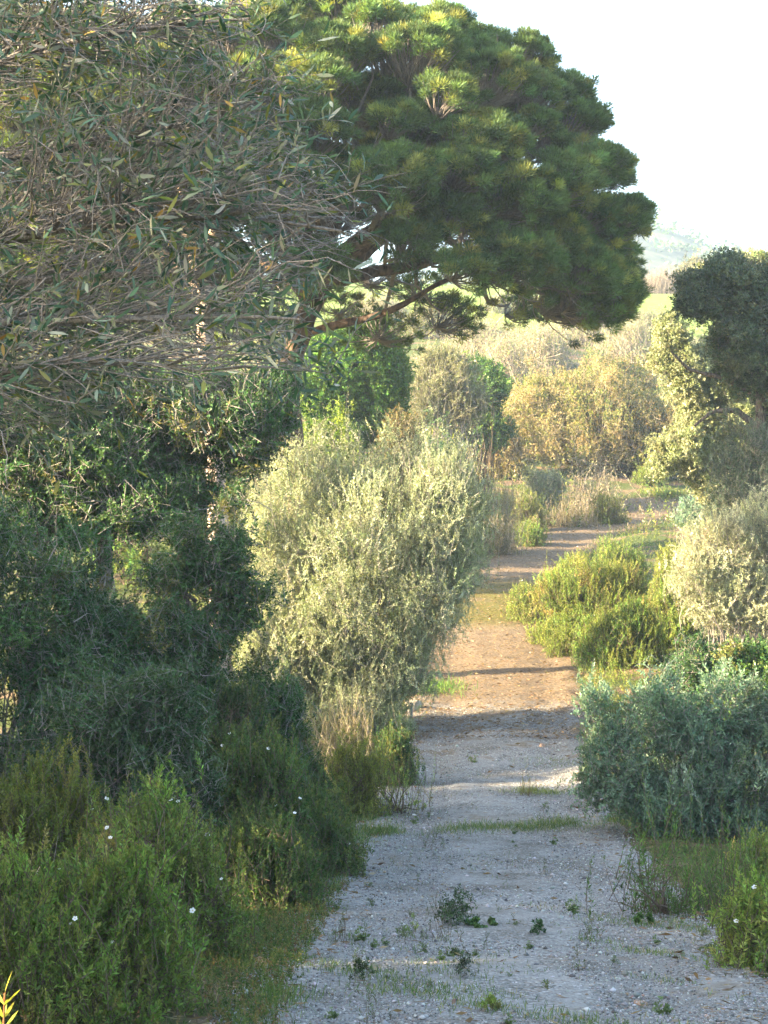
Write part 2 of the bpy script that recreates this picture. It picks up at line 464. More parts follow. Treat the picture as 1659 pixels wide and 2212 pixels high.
KIND = {
    # leaf length, width, shoot length, leaves per shoot, leaf angle, outward, up, random, palette, leaf material, twig material
    'cistus': dict(L=.036, W=.0115, sl=.24, k=28, ang=52, o=.45, u=.95, r=.35, pal=G_CISTUS, m=M_LEAF, tw=M_TWIG_BROWN, young=(.26, .25, .06)),
    'dark':   dict(L=.042, W=.018, sl=.24, k=20, ang=60, o=.7, u=.45, r=.6, pal=G_DARK, m=M_GLOSSLEAF, tw=M_TWIG_GREY, young=(.08, .11, .035)),
    'olive':  dict(L=.048, W=.0145, sl=.30, k=24, ang=45, o=.6, u=.7, r=.5, pal=G_OLIVE, m=M_LEAF, tw=M_TWIG_GREY, young=(.30, .31, .21)),
    'grey':   dict(L=.052, W=.02, sl=.26, k=20, ang=50, o=.6, u=.7, r=.45, pal=G_GREY, m=M_LEAF, tw=M_TWIG_GREY, young=(.17, .22, .16)),
    'oak':    dict(L=.055, W=.034, sl=.24, k=15, ang=60, o=.7, u=.3, r=.7, pal=G_OAK, m=M_GLOSSLEAF, tw=M_TWIG_GREY, young=(.16, .17, .09)),
    'russet': dict(L=.07, W=.04, sl=.40, k=14, ang=55, o=.6, u=.7, r=.5, pal=G_RUSSET, m=M_LEAF, tw=M_TWIG_PALE, young=(.30, .17, .05)),
    'green':  dict(L=.085, W=.05, sl=.40, k=18, ang=60, o=.7, u=.5, r=.5, pal=G_GREEN, m=M_GLOSSLEAF, tw=M_TWIG_BROWN, young=(.16, .22, .04)),
    'dry':    dict(L=.06, W=.02, sl=.55, k=8, ang=35, o=.4, u=.9, r=.4, pal=G_DRY, m=M_LEAF, tw=M_TWIG_PALE, young=(.34, .29, .2)),
    'sprig':  dict(L=.032, W=.006, sl=.45, k=38, ang=45, o=.2, u=1.2, r=.25, pal=G_CISTUS, m=M_LEAF, tw=M_TWIG_BROWN, young=(.15, .16, .04)),
    'heath':  dict(L=.045, W=.012, sl=.45, k=22, ang=35, o=.3, u=1.1, r=.3, pal=G_HEATH, m=M_LEAF, tw=M_TWIG_PALE, young=(.3, .22, .12)),
}

def shoots_to_leaves(tips, dirs, lens, kd, rng, scale=1.0, shade_var=.22, pal=None, cl=None):
    n = len(tips); k = kd['k']
    base = tips - dirs * lens[:, None]
    t = (np.arange(k)[None] + rng.uniform(0, 1, (n, k))) / k
    t = .08 + .94 * t
    curve = nrm(np.cross(dirs, rng.normal(size=(n, 3)))) * lens[:, None] * rng.normal(0, .07, (n, 1))
    pos = base[:, None] + dirs[:, None] * (lens[:, None, None] * t[..., None]) + curve[:, None] * np.sin(t * math.pi)[..., None]
    a = nrm(np.cross(dirs, rng.normal(size=(n, 3))))
    b = np.cross(dirs, a)
    phi = 2.4 * np.arange(k)[None] + rng.uniform(0, 6.28, (n, 1)) + rng.normal(0, .35, (n, k))
    perp = a[:, None] * np.cos(phi)[..., None] + b[:, None] * np.sin(phi)[..., None]
    ang = R(kd['ang']) * (1.15 - .55 * t) * rng.uniform(.7, 1.3, (n, k))
    d = dirs[:, None] * np.cos(ang)[..., None] + perp * np.sin(ang)[..., None]
    d = nrm(d + rng.normal(0, .15, d.shape))
    L = kd['L'] * scale * rng.uniform(.6, 1.2, (n, k)) * (1 - .35 * np.abs(t - .5) * 2 * (t > .5))
    W = kd['W'] * scale * rng.uniform(.75, 1.25, (n, k)) * (L / (kd['L'] * scale))
    pt = palette(pal or kd['pal'], n, rng, shade_var * .6)
    if cl is not None:      # shoots of one cluster share most of their colour
        pc = palette(pal or kd['pal'], int(cl.max()) + 1, rng, shade_var)
        pt = pt * .35 + pc[cl] * .65
    tint = pt[:, None] * np.exp(rng.normal(0, .2, (n, k, 1)))
    y = smooth(.72, 1.0, t)[..., None] * rng.uniform(0, .9, (n, 1, 1))
    tint = tint * (1 - y) + np.array(kd['young'])[None, None] * y
    v, f = leaf_arrays(pos.reshape(-1, 3), d.reshape(-1, 3), L.ravel(), W.ravel(), rng)
    return v, f, np.repeat(tint.reshape(-1, 3), 4, 0), base

def flower_mesh(size=.03):
    rng = np.random.RandomState(3)
    V, Fc, T = [], [], []
    for i in range(5):
        a = i * 2 * math.pi / 5
        c, s = math.cos(a), math.sin(a)
        o = len(V)
        for (r, w, z) in ((.08, 0, .0), (.55, .42, .12), (.95, .3, .25), (1.02, 0, .2), (.95, -.3, .25), (.55, -.42, .12)):
            V.append(((r * c - w * s) * size, (r * s + w * c) * size, z * size))
            T.append((.86, .85, .80))
        Fc.append([o, o + 1, o + 2, o + 3, o + 4, o + 5])
    o = len(V)
    for j in range(6):
        a = j * math.pi / 3
        V.append((.16 * math.cos(a) * size, .16 * math.sin(a) * size, .12 * size)); T.append((.7, .45, .03))
    Fc.append([o + j for j in range(6)])
    return new_mesh('flower', np.array(V), [np.array(Fc)], M_PETAL, tint=np.array(T))
FLOWER = flower_mesh(.014)

def env_lobes(w, dep, h, rng, n=12, flat=.0):
    """lumpy envelope: a core, lobes leaning out of it, and skirts near the ground"""
    lobes = [(0, 0, h * .42, w * .36, dep * .36, h * .42)]
    for i in range(n):
        a = i * 2.4 + rng.uniform(-.5, .5)
        el = rng.uniform(-.1, 1.0)
        q = rng.uniform(.5, .78)
        s = rng.uniform(.16, .34)
        ce = math.cos(el * 1.15)
        lobes.append((w * .5 * q * math.cos(a) * ce, dep * .5 * q * math.sin(a) * ce, h * (.36 + .42 * el),
                      w * s * .72, dep * s * .72, h * rng.uniform(.16, .30)))
    for i in range(6):
        a = i * 1.05 + rng.uniform(-.4, .4)
        lobes.append((w * .36 * math.cos(a), dep * .36 * math.sin(a), h * rng.uniform(.12, .22), w * .17, dep * .17, h * rng.uniform(.14, .24)))
    Lb = np.array(lobes)
    k = h / (Lb[:, 2] + Lb[:, 5]).max(); Lb[:, 2] *= k; Lb[:, 5] *= k
    for ax, ext in ((0, w), (1, dep)):
        k = ext / 2 / np.abs(np.abs(Lb[:, ax]) + Lb[:, 3 + ax]).max() * .97; Lb[:, ax] *= k; Lb[:, 3 + ax] *= k
    return [tuple(q) for q in Lb]

def sample_lobes(lobes, n, rng, inner=.5, zmin=.03, spread=.12, per=14):
    """shoot tips in clusters; gaps stay open between the clusters"""
    L = np.array(lobes)
    area = (L[:, 3] * L[:, 5] + L[:, 3] * L[:, 4] + L[:, 4] * L[:, 5])
    nc = max(6, n // per)
    k = rng.choice(len(L), nc, p=area / area.sum())
    d = nrm(rng.normal(size=(nc, 3)))
    q = inner + (1 - inner) * rng.uniform(0, 1, nc) ** .5
    q = q * np.exp(rng.normal(0, .09, nc))
    c = L[k, :3] + d * L[k, 3:6] * q[:, None]
    out = nrm(d / L[k, 3:6])
    j = rng.choice(nc, n, p=(lambda v: v / v.sum())(rng.uniform(.4, 1.6, nc)))
    off = rng.normal(0, 1, (n, 3))
    off -= .5 * np.sum(off * out[j], 1, keepdims=True) * out[j]
    p = c[j] + off * spread
    o = nrm(out[j] + off * .35)
    ok = p[:, 2] > zmin
    return p[ok], o[ok], q[j][ok], j[ok]

def shrub(name, label, cat, kind, loc, w, dep, h, n, seed, group=None, scale=1.0, flowers=0, lobes=None, stems=60, pal=None,
          twig=True, inner=.5, spikes=0, var=.22, bare=0, foliage_name='foliage', zmin=.03, stemr=.012, kd=None, rz=0.0, per=14):
    rng = np.random.RandomState(seed)
    kd = dict(KIND[kind], **(kd or {}))
    if loc[1] > 25 and n > 1: n = int(n * 1.6)
    r = root(name, loc, label, cat, group)
    lobes = lobes or env_lobes(w, dep, h, rng)
    p, out, q, cl = sample_lobes(lobes, n, rng, inner, zmin, kd['sl'] * scale * .42, per)
    up = np.array([0, 0, 1.])
    dirs = nrm(out * kd['o'] + up * kd['u'] + rng.normal(0, kd['r'], out.shape))
    lens = kd['sl'] * scale * rng.uniform(.55, 1.25, len(p))
    if spikes:   # long leading shoots that break the outline at the top
        i = rng.choice(len(p), spikes, p=(p[:, 2] > np.percentile(p[:, 2], 60)) / (p[:, 2] > np.percentile(p[:, 2], 60)).sum())
        ex = rng.uniform(.2, .9, spikes) * kd['sl'] * scale * kd.get('spike', 1)
        dirs[i] = nrm(up + rng.normal(0, .18, (spikes, 3)))
        p[i] += dirs[i] * ex[:, None]; lens[i] += ex
    lv, lf, lt, base = shoots_to_leaves(p, dirs, lens, kd, rng, scale, var, pal, cl)
    link(foliage_name, new_mesh(foliage_name, lv, [lf], kd['m'], tint=lt), r)
    parts = []
    if twig:
        j = np.arange(len(p)) if len(p) < 9000 else rng.choice(len(p), 9000, replace=False)
        P = curve_pts(base[j], p[j] - dirs[j] * .02, 3, .04, rng, wig=0)
        v, f = tube_arrays(P, np.array([[.0035, .0025, .001]]) * scale * np.ones((len(j), 1)), 3)
        parts.append((v, f))
    j = rng.choice(len(p), min(stems, len(p)), replace=False)
    A = np.stack([rng.normal(0, .05 + .03 * w, len(j)), rng.normal(0, .05 + .03 * dep, len(j)), np.full(len(j), -.05)], -1)
    P = curve_pts(A, base[j], 6, .08, rng, sag=.06, wig=.025)
    v, f = tube_arrays(P, stemr * scale * np.array([[1.2, 1, .8, .6, .4, .2]]) * rng.uniform(.6, 1.3, (len(j), 1)), 5)
    parts.append((v, f))
    if bare:     # dead grey twigs poking through
        j = rng.choice(len(p), bare)
        B = p[j] + nrm(out[j] + rng.normal(0, .4, (bare, 3))) * rng.uniform(0, .2, (bare, 1)) * scale
        P = curve_pts(base[j] - out[j] * .2 * scale, B, 4, .12, rng, wig=.03)
        v, f = tube_arrays(P, np.array([[.006, .004, .003, .0015]]) * scale * np.ones((bare, 1)), 3)
        parts.append((v, f))
    V, Fs, o = [], [], 0
    for v, f in parts:
        V.append(v); Fs.append(f + o); o += len(v)
    link('branches', new_mesh('branches', np.concatenate(V), [np.concatenate(Fs)], kd['tw'], smooth_shade=True), r)
    if flowers:
        vis = np.where((out[:, 1] < .35) & (q > .85) & (p[:, 2] > h * .3))[0]
        for i in rng.choice(vis, min(flowers, len(vis)), replace=False):
            o = link('flower', FLOWER, r, tuple(p[i] + dirs[i] * .015))
            o.rotation_euler = (rng.uniform(.2, 1.1), rng.uniform(-.5, .5), rng.uniform(-.6, .6))
            o.scale = [rng.uniform(.75, 1.2)] * 3
    r.rotation_euler = (0, 0, rz)
    return r

def D(x0, x1, ytop, Y, ratio=.9):
    """bounding span in frame pixels at depth Y -> location on the ground, width, depth, height"""
    X = ((x0 + x1) / 2 - 829.5) / F_PX * Y
    w = (x1 - x0) / F_PX * Y
    z = float(ground_z(X, Y))
    return dict(loc=(X, Y, z - .02), w=w, dep=w * ratio, h=(1106 - ytop) / F_PX * Y - z)

#@@OBJECTS
def lobes_at(spec, loc, Y):
    """(x, y, rx, ry, dY, rY) in frame pixels at depth Y+dY -> lobes local to loc"""
    L = []
    for (x, y, rx, ry, dY, rY) in spec:
        yy = Y + dY
        p = at(x, y, yy) - np.array(loc)
        L.append((*p, rx / F_PX * yy, rY, ry / F_PX * yy))
    return L

def polyline(pts, m):
    """resample hand-set points smoothly to m points"""
    pts = np.array(pts, float)
    s = np.concatenate([[0], np.cumsum(np.linalg.norm(np.diff(pts, axis=0), axis=1))])
    t = np.linspace(0, s[-1], m)
    q = np.stack([np.interp(t, s, pts[:, i]) for i in range(pts.shape[1])], -1)
    for _ in range(2):
        q[1:-1] = (q[:-2] + 2 * q[1:-1] + q[2:]) / 4
    return q

def limb_tubes(limbs, sides, rng, m=24, gnarl=.25):
    V, Fs, o = [], [], 0
    for pts, r0, r1 in limbs:
        q = polyline(pts, m)
        rad = np.linspace(r0, r1, m) * (1 + gnarl * .5 * np.convolve(rng.normal(size=m + 2), np.ones(3) / 3, 'valid'))
        q[1:-1] += rng.normal(0, gnarl * .15, (m - 2, 3)) * rad[1:-1, None]
        v, f = tube_arrays(q[None], rad[None], sides)
        v = v + rng.normal(0, .05, v.shape) * np.repeat(rad, sides)[:, None]
        V.append(v); Fs.append(f + o); o += len(v)
    return np.concatenate(V), np.concatenate(Fs)

# ------------------------------------------------------------------ umbrella pines
def pine(name, label, loc, C, Rx, Ry, Rz, nl, seed, trunk, limbs, bark, puffs_front=48, droop=1.3, needles=130, pal=None, hang=1600):
    """C: crown centre (local), dome of lobes over it"""
    rng = np.random.RandomState(seed)
    r = root(name, loc, label, 'tree')
    C = np.array(C, float)
    # lobes spread over the dome, best-candidate
    dirs = []
    for i in range(nl):
        c = nrm(rng.normal(size=(60, 3)) + np.array([0, 0, .25]))
        c = c[c[:, 2] > -.30]
        if dirs:
            dm = np.min(np.linalg.norm(c[:, None] - np.array(dirs)[None], axis=2), axis=1)
            dirs.append(c[np.argmax(dm)])
        else:
            dirs.append(c[0])
    dirs = np.array(dirs)
    rad = np.array([Rx, Ry, Rz])
    lr = np.sqrt(4.2 / nl) * rng.uniform(.7, 1.35, nl) * Rx * .66
    cen = C + dirs * (rad * rng.uniform(.90, 1.03, (nl, 1)) - lr[:, None] * np.array([.8, .8, .75]))
    low = dirs[:, 2] < 0
    cen[low, 2] = C[2] + dirs[low, 2] / .30 * droop
    ni = nl // 3             # a second layer of foliage inside the dome, above the limbs
    di = dirs[rng.choice(nl, ni, replace=False)]
    di = nrm(di * np.array([1, 1, .8]) + np.array([0, 0, .25]))
    li = lr.mean() * rng.uniform(.9, 1.3, ni)
    cen = np.concatenate([cen, C + di * rad * rng.uniform(.45, .72, (ni, 1)) + np.array([0, 0, .3])])
    dirs = np.concatenate([dirs, di]); lr = np.concatenate([lr, li]); nl += ni
    V, Fc, T = [], [], []
    tipA, tipB = [], []
    o = 0
    for i in range(nl):
        front = dirs[i, 1] < .45
        npf = puffs_front if front else int(puffs_front * .5)
        npf = int(npf * (lr[i] / lr.mean()) ** 2)
        out = nrm(dirs[i] * np.array([1, 1, .8]) + np.array([0, 0, .7]))
        d = nrm(rng.normal(size=(npf * 3, 3)) + out * .8)
        d = d[(d @ out) > (.05 if dirs[i, 2] > .1 else -.55)][:int(npf * (1 if dirs[i, 2] > .1 else 1.4))]
        q = rng.uniform(.72, 1.12, (len(d), 1)) * np.where(rng.uniform(size=(len(d), 1)) < .12, 1.15, 1)
        pc = cen[i] + d * lr[i] * q * np.array([1, 1, .6])
        pc[:, 2] -= (rng.uniform(size=len(pc)) < .3) * rng.uniform(0, .4, len(pc)) * (dirs[i, 2] < .15)
        # needles of every puff
        n = len(pc); k = needles if front else int(needles * .7)
        pd = nrm(d * .7 + np.array([0, 0, .75]) + dirs[i] * .3)
        pr = rng.uniform(.08, .16, (n, 1, 1))
        off = rng.normal(size=(n, k, 3)); off = off / np.linalg.norm(off, axis=2, keepdims=True) * rng.uniform(0, 1, (n, k, 1)) ** .5
        P = pc[:, None] + off * pr * np.array([1, 1, .65])
        nd = nrm(off * 1.0 + pd[:, None] * .7 + rng.normal(0, .3, (n, k, 3)))
        L = rng.uniform(.06, .115, (n, k, 1)); W = .0075
        s = nrm(np.cross(nd, rng.normal(size=(n, k, 3))))
        tri = np.stack([P - s * W, P + s * W, P + nd * L], 2)
        V.append(tri.reshape(-1, 3))
        tint = palette(pal or [(.072, .13, .048, 3), (.098, .165, .056, 3), (.18, .215, .06, 1.5)], n, rng, .28)[:, None] * np.exp(rng.normal(0, .18, (n, k, 1)))
        T.append(np.repeat(tint.reshape(-1, 3), 3, 0))
        tipA.append(np.repeat(cen[i][None] - out * lr[i] * .75, n, 0)); tipB.append(pc)
    V = np.concatenate(V); T = np.concatenate(T)
    link('crown', new_mesh('crown', V, [np.arange(len(V)).reshape(-1, 3)], M_NEEDLE, tint=T), r)
    tipA = np.concatenate(tipA); tipB = np.concatenate(tipB)
    P = curve_pts(tipA, tipB, 4, .06, rng, sag=-.08, wig=.02)
    v1, f1 = tube_arrays(P, np.array([[.016, .012, .009, .005]]) * np.ones((len(P), 1)), 3)
    # limbs to lobes
    lp = np.concatenate([polyline(p, 14)[5:] for p, a, b in limbs])
    A = np.array([lp[np.argmin(np.linalg.norm(lp - (cen[i] * .7 + C * .3), axis=1) + rng.uniform(0, .8, len(lp)))] for i in range(nl)])
    B = cen - dirs * lr[:, None] * .5
    P2 = curve_pts(A, B, 8, .07, rng, sag=-.1, wig=.018)
    v2, f2 = tube_arrays(P2, np.linspace(.055, .018, 8)[None] * rng.uniform(.7, 1.3, (nl, 1)), 5)
    # bare dead twigs under the crown
    i = rng.choice(nl, hang)
    t = rng.uniform(.2, 1, (hang, 1))
    Ah = A[i] * (1 - t) + B[i] * t + np.array([0, 0, -.1]) * np.sin(t * 3.14)
    Bh = Ah + nrm(rng.normal(size=(hang, 3)) * np.array([1, 1, .7]) + dirs[i] * .9 + np.array([0, 0, -.25])) * rng.uniform(.3, 1.1, (hang, 1))
    P3 = curve_pts(Ah, Bh, 5, .1, rng, sag=.05, wig=.03)
    v3, f3 = tube_arrays(P3, np.array([[.012, .009, .007, .005, .002]]) * rng.uniform(.6, 1.3, (hang, 1)), 3)
    VV = np.concatenate([v1, v2, v3]); FF = np.concatenate([f1, f2 + len(v1), f3 + len(v1) + len(v2)])
    link('branches', new_mesh('branches', VV, [FF], M_TWIG_GREY, smooth_shade=True), r)
    tv, tf = limb_tubes(trunk + limbs, 14, rng)
    link('trunk', new_mesh('trunk', tv, [tf], bark, smooth_shade=True), r)
    return r

Yp = 33.0
gx = (660 - 829.5) / F_PX * Yp
ploc = np.array([gx, Yp, float(ground_z(gx, Yp)) - .05])
def pl(x, y, dy=0.): return at(x, y, Yp + dy) - ploc
limbs = [
    ([pl(690, 615), pl(755, 545, -.3), pl(850, 470, -.6), pl(960, 390, -1.), pl(1060, 330, -1.3)], .24, .06),
    ([pl(685, 620), pl(790, 590, .2), pl(890, 575, .5), pl(1010, 545, .9), pl(1150, 520, 1.2)], .13, .03),
    ([pl(640, 730), pl(720, 702, -.3), pl(800, 688, -.6), pl(870, 660, -.9), pl(940, 615, -1.2), pl(1080, 560, -1.6)], .085, .02),
    ([pl(680, 630), pl(720, 480, 1), pl(760, 330, 1.6), pl(800, 180, 1.8)], .22, .05),
    ([pl(670, 650), pl(600, 520, -.4), pl(500, 400, -1), pl(380, 330, -1.4)], .18, .04),
    ([pl(680, 630), pl(690, 520, -1.5), pl(700, 430, -3), pl(720, 380, -4.2)], .16, .04),
    ([pl(680, 630), pl(660, 500, 1.5), pl(640, 420, 3.4), pl(640, 380, 4.6)], .18, .04),
    ([pl(685, 620), pl(820, 520, 1.6), pl(930, 450, 3.), pl(1000, 420, 4.)], .15, .04),
    ([pl(680, 640), pl(560, 560, 1.2), pl(420, 520, 2.4), pl(300, 500, 3.)], .15, .04),
    ([pl(690, 615), pl(780, 520, -1.4), pl(880, 460, -2.6), pl(980, 430, -3.6)], .13, .04),
]
trunk = [([pl(660, 1480), pl(655, 1250), pl(635, 1000), pl(620, 830), pl(642, 735), pl(690, 612)], .27, .21)]
pine('umbrella_pine', 'large domed green umbrella pine spreading its crown over the track', ploc, at(672, 505, Yp) - ploc, 5.75, 5.4, 4.35, 165, 11,
     trunk, limbs, M_BARK_PINE, puffs_front=66, needles=165)

Yq = 27.2
gx = (478 - 829.5) / F_PX * Yq
qloc = np.array([gx, Yq, float(ground_z(gx, Yq)) - .05])
def ql(x, y, dy=0.): return at(x, y, Yq + dy) - qloc
limbs2 = [([ql(440, 600), ql(400, 480), ql(330, 350, -.5), ql(250, 250, -1)], .15, .04),
          ([ql(442, 620), ql(470, 480, .6), ql(480, 350, 1.2), ql(450, 200, 1.5)], .14, .04),
          ([ql(440, 640), ql(340, 540, .8), ql(200, 470, 1.4), ql(60, 420, 1.6)], .12, .03),
          ([ql(440, 610), ql(380, 420, 1.5), ql(300, 300, 2.6)], .12, .03),
          ([ql(440, 610), ql(420, 470, -1.2), ql(380, 380, -2.4)], .12, .03)]
trunk2 = [([ql(478, 1560), ql(476, 1300), ql(470, 1080), ql(458, 900), ql(446, 750), ql(440, 600)], .17, .12)]
pine('pale_barked_pine', 'slender pine with pale flaking trunk standing behind the dark evergreen', qloc, at(150, 320, Yq) - qloc, 2.9, 2.3, 2.1, 60, 12,
     trunk2, limbs2, M_BARK_PALE, puffs_front=34, droop=.7, needles=110, hang=500, pal=[(.07, .12, .025, 3), (.10, .15, .035, 2), (.15, .17, .05, 1)])

# ------------------------------------------------------------------ the near olive tree
def near_olive():
    rng = np.random.RandomState(21)
    base = at(-760, 0, 5.9); loc = np.array([base[0], 5.9, float(ground_z(base[0], 5.9)) - .05])
    r = root('olive_tree', loc, 'twiggy olive tree leaning in at upper left, bare grey twigs and long narrow leaves', 'tree')
    def P(x, y, Y): return at(x, y, Y) - loc
    fork = P(-720, 760, 5.9)
    limbs = []
    for pts in ([(-200, 560, 5.4), (100, 500, 5.2), (330, 470, 5.1), (560, 470, 5.), (740, 500, 4.9)],
                [(-250, 250, 5.6), (50, 110, 5.5), (300, 60, 5.4), (540, 40, 5.3)],
                [(-220, 720, 5.2), (50, 690, 5.), (300, 690, 4.9), (500, 680, 4.9), (650, 690, 4.8)],
                [(-250, 880, 5.0), (0, 800, 4.8), (200, 770, 4.8), (430, 800, 4.8)],
                [(-200, 380, 5.9), (80, 330, 5.8), (320, 280, 5.7), (520, 250, 5.6), (640, 150, 5.6)],
                [(-300, 50, 5.8), (0, -60, 5.7), (250, -110, 5.6), (480, -150, 5.5)],
                [(-100, 620, 5.8), (250, 590, 5.6), (480, 600, 5.5), (700, 560, 5.4)],
                [(-600, 200, 6.6), (-500, -100, 7.2), (-350, -300, 7.6)],
                [(-900, 200, 5.2), (-1000, -100, 4.8), (-900, -300, 4.4)],
                [(-650, 300, 7.2), (-500, 200, 8.6), (-350, 150, 9.4)],
                [(-1000, 500, 5.6), (-1400, 300, 5.4), (-1600, 200, 5.4)]):
        limbs.append(([fork] + [P(*p) for p in pts], .026, .004))
    tv, tf = limb_tubes(limbs, 7, rng, m=26, gnarl=.35)
    trv, trf = limb_tubes([([np.zeros(3), fork * .35 + np.array([.1, 0, .1]), fork * .7, fork + np.array([0, 0, .05])], .19, .10)], 12, rng)
    poly = np.array([(-150, -150), (560, -150), (560, 0), (640, 150), (600, 260), (620, 340), (745, 390), (810, 500), (700, 560), (660, 690), (740, 830),
                     (600, 780), (450, 860), (320, 870), (120, 940), (20, 960), (-150, 900)], float)
    def inside(x, y):
        c = np.zeros(len(x), bool)
        for i in range(len(poly)):
            x1, y1 = poly[i]; x2, y2 = poly[i - 1]
            cond = ((y1 > y) != (y2 > y)) & (x < (x2 - x1) * (y - y1) / (y2 - y1 + 1e-9) + x1)
            c ^= cond
        return c
    n = 480
    tx = rng.uniform(-150, 820, n * 3); ty = rng.uniform(-150, 960, n * 3)
    ok = inside(tx, ty); tx, ty = tx[ok], ty[ok]
    tY = rng.uniform(4.5, 6.3, len(tx))
    tgt = np.stack([(tx - 829.5) / F_PX * tY, tY, (1106 - ty) / F_PX * tY], -1) - loc
    # off-frame crown that shades the track
    m = 420
    og = np.stack([rng.uniform(-4.6, -1.5, m), rng.uniform(3.6, 10.5, m), rng.uniform(-.1, 3.0, m)], -1)
    og = og[og[:, 0] < -.21 * og[:, 1] - .35] - loc
    n_on = len(tgt)
    tgt = np.concatenate([tgt, og])
    lpts = np.concatenate([polyline(p, 26)[5:] for p, a, b in limbs])
    d = np.linalg.norm((lpts[None] - tgt[:, None] + np.array([.30, 0, .03])) * np.array([1, .7, 2.2]), axis=2) + rng.uniform(0, .12, (len(tgt), len(lpts)))
    A = lpts[np.argmin(d, 1)]
    SB = curve_pts(A, tgt, 7, .05, rng, sag=.04, wig=.012)
    v1, f1 = tube_arrays(SB, np.linspace(.0030, .0010, 7)[None] * rng.uniform(.6, 1.4, (len(tgt), 1)), 4)
    # twigs off the side branches
    nt = 5800
    i = rng.choice(len(tgt), nt); j = rng.randint(2, 7, nt)
    a = SB[i, j]
    along = nrm(SB[i, np.minimum(j, 6)] - SB[i, j - 1])
    td = nrm(along * .6 + rng.normal(0, .75, (nt, 3)) * np.array([1, 1, .8]) + np.array([.15, 0, -.08]))
    tl = rng.uniform(.06, .26, (nt, 1))
    TW = curve_pts(a, a + td * tl, 5, .06, rng, sag=.05, wig=.02)
    v2, f2 = tube_arrays(TW, np.array([[.0014, .0012, .001, .0008, .0006]]) * rng.uniform(.6, 1.4, (nt, 1)), 3)
    # leaves in pairs near the ends of some twigs, in patches
    cx = TW[:, -1]
    patch = np.sin(cx[:, 0] * 9 + 1) * np.sin(cx[:, 2] * 8 + .5) + rng.normal(0, .7, nt)
    sel = np.where((patch > -.1) | (i >= n_on))[0]
    k = 7
    t = np.array([.3, .42, .54, .66, .78, .9, 1.])
    T4 = TW[sel]
    seg = np.clip((t * 4).astype(int), 0, 3); fr = t * 4 - seg
    pos = T4[:, seg] * (1 - fr)[None, :, None] + T4[:, seg + 1] * fr[None, :, None]
    dd = nrm(T4[:, seg + 1] - T4[:, seg])
    perp = nrm(np.cross(dd, rng.normal(size=dd.shape)))
    ld = nrm(dd * .8 + perp * rng.uniform(.3, 1, (len(sel), k, 1)) + np.array([0, 0, .15]))
    keep = rng.uniform(size=(len(sel), k)) < .72
    pos, ld = pos[keep], ld[keep]
    L = rng.uniform(.03, .062, len(pos)); W = L * rng.uniform(.15, .22, len(pos))
    tint = palette([(.045, .088, .06, 4), (.075, .125, .085, 3), (.17, .19, .14, 2.4), (.13, .15, .045, 1.2), (.25, .17, .05, .3), (.30, .30, .24, .6)], len(pos), rng, .2)
    lv, lf, per = blade_arrays(pos, ld, L, W, rng, .22)
    link('crown', new_mesh('crown', lv, [lf], M_GLOSSLEAF, tint=np.repeat(tint, per, 0)), r)
    V = np.concatenate([tv, v1, v2]); Fq = np.concatenate([tf, f1 + len(tv), f2 + len(tv) + len(v1)])
    link('branches', new_mesh('branches', V, [Fq], M_TWIG_OLIVE, smooth_shade=True), r)
    link('trunk', new_mesh('trunk', trv, [trf], M_BARK_OAK, smooth_shade=True), r)
near_olive()

# ------------------------------------------------------------------ broadleaf trees with a trunk
def tree(name, label, cat, kind, loc, lobes, n, seed, limbs, bark, **kw):
    r = shrub(name, label, cat, kind, tuple(loc), 2, 2, 3, n, seed, lobes=lobes, foliage_name='crown', stems=0 if limbs else 40, **kw)
    rng = np.random.RandomState(seed + 500)
    tv, tf = limb_tubes(limbs, 9, rng, gnarl=.4)
    link('trunk', new_mesh('trunk', tv, [tf], bark, smooth_shade=True), r)
    return r

# dark evergreen tree on the left
Yd = 20.5
dloc = np.array([at(250, 0, Yd)[0], Yd, float(ground_z(at(250, 0, Yd)[0], Yd)) - .05])
def dl(x, y, dy=0.): return at(x, y, Yd + dy) - dloc
tree('evergreen_tree', 'dark evergreen tree hanging down behind the olive twigs on the left', 'tree', 'dark', dloc,
     lobes_at([(110, 900, 150, 110, 0, .8), (290, 870, 150, 100, .3, .8), (450, 880, 110, 90, 0, .7), (540, 920, 66, 80, -.2, .5), (190, 990, 150, 90, -.3, .7),
               (30, 1000, 120, 100, 0, .7), (330, 980, 110, 80, .2, .6), (505, 975, 50, 45, 0, .35), (-90, 880, 150, 130, 0, .9), (60, 1110, 150, 80, -.2, .8), (260, 1080, 140, 70, -.3, .8), (400, 1060, 70, 60, -.1, .5), (545, 850, 75, 65, .2, .5), (590, 890, 48, 70, .1, .4), (600, 830, 40, 40, .2, .4)], dloc, Yd),
     9800, 31, [([dl(250, 1740), dl(240, 1400), dl(220, 1150), dl(180, 960)], .14, .07), ([dl(222, 1150), dl(330, 1000), dl(470, 900)], .07, .02),
                ([dl(222, 1150), dl(100, 1020), dl(30, 940)], .07, .02)], M_BARK_OAK, bare=1500, scale=1.2)

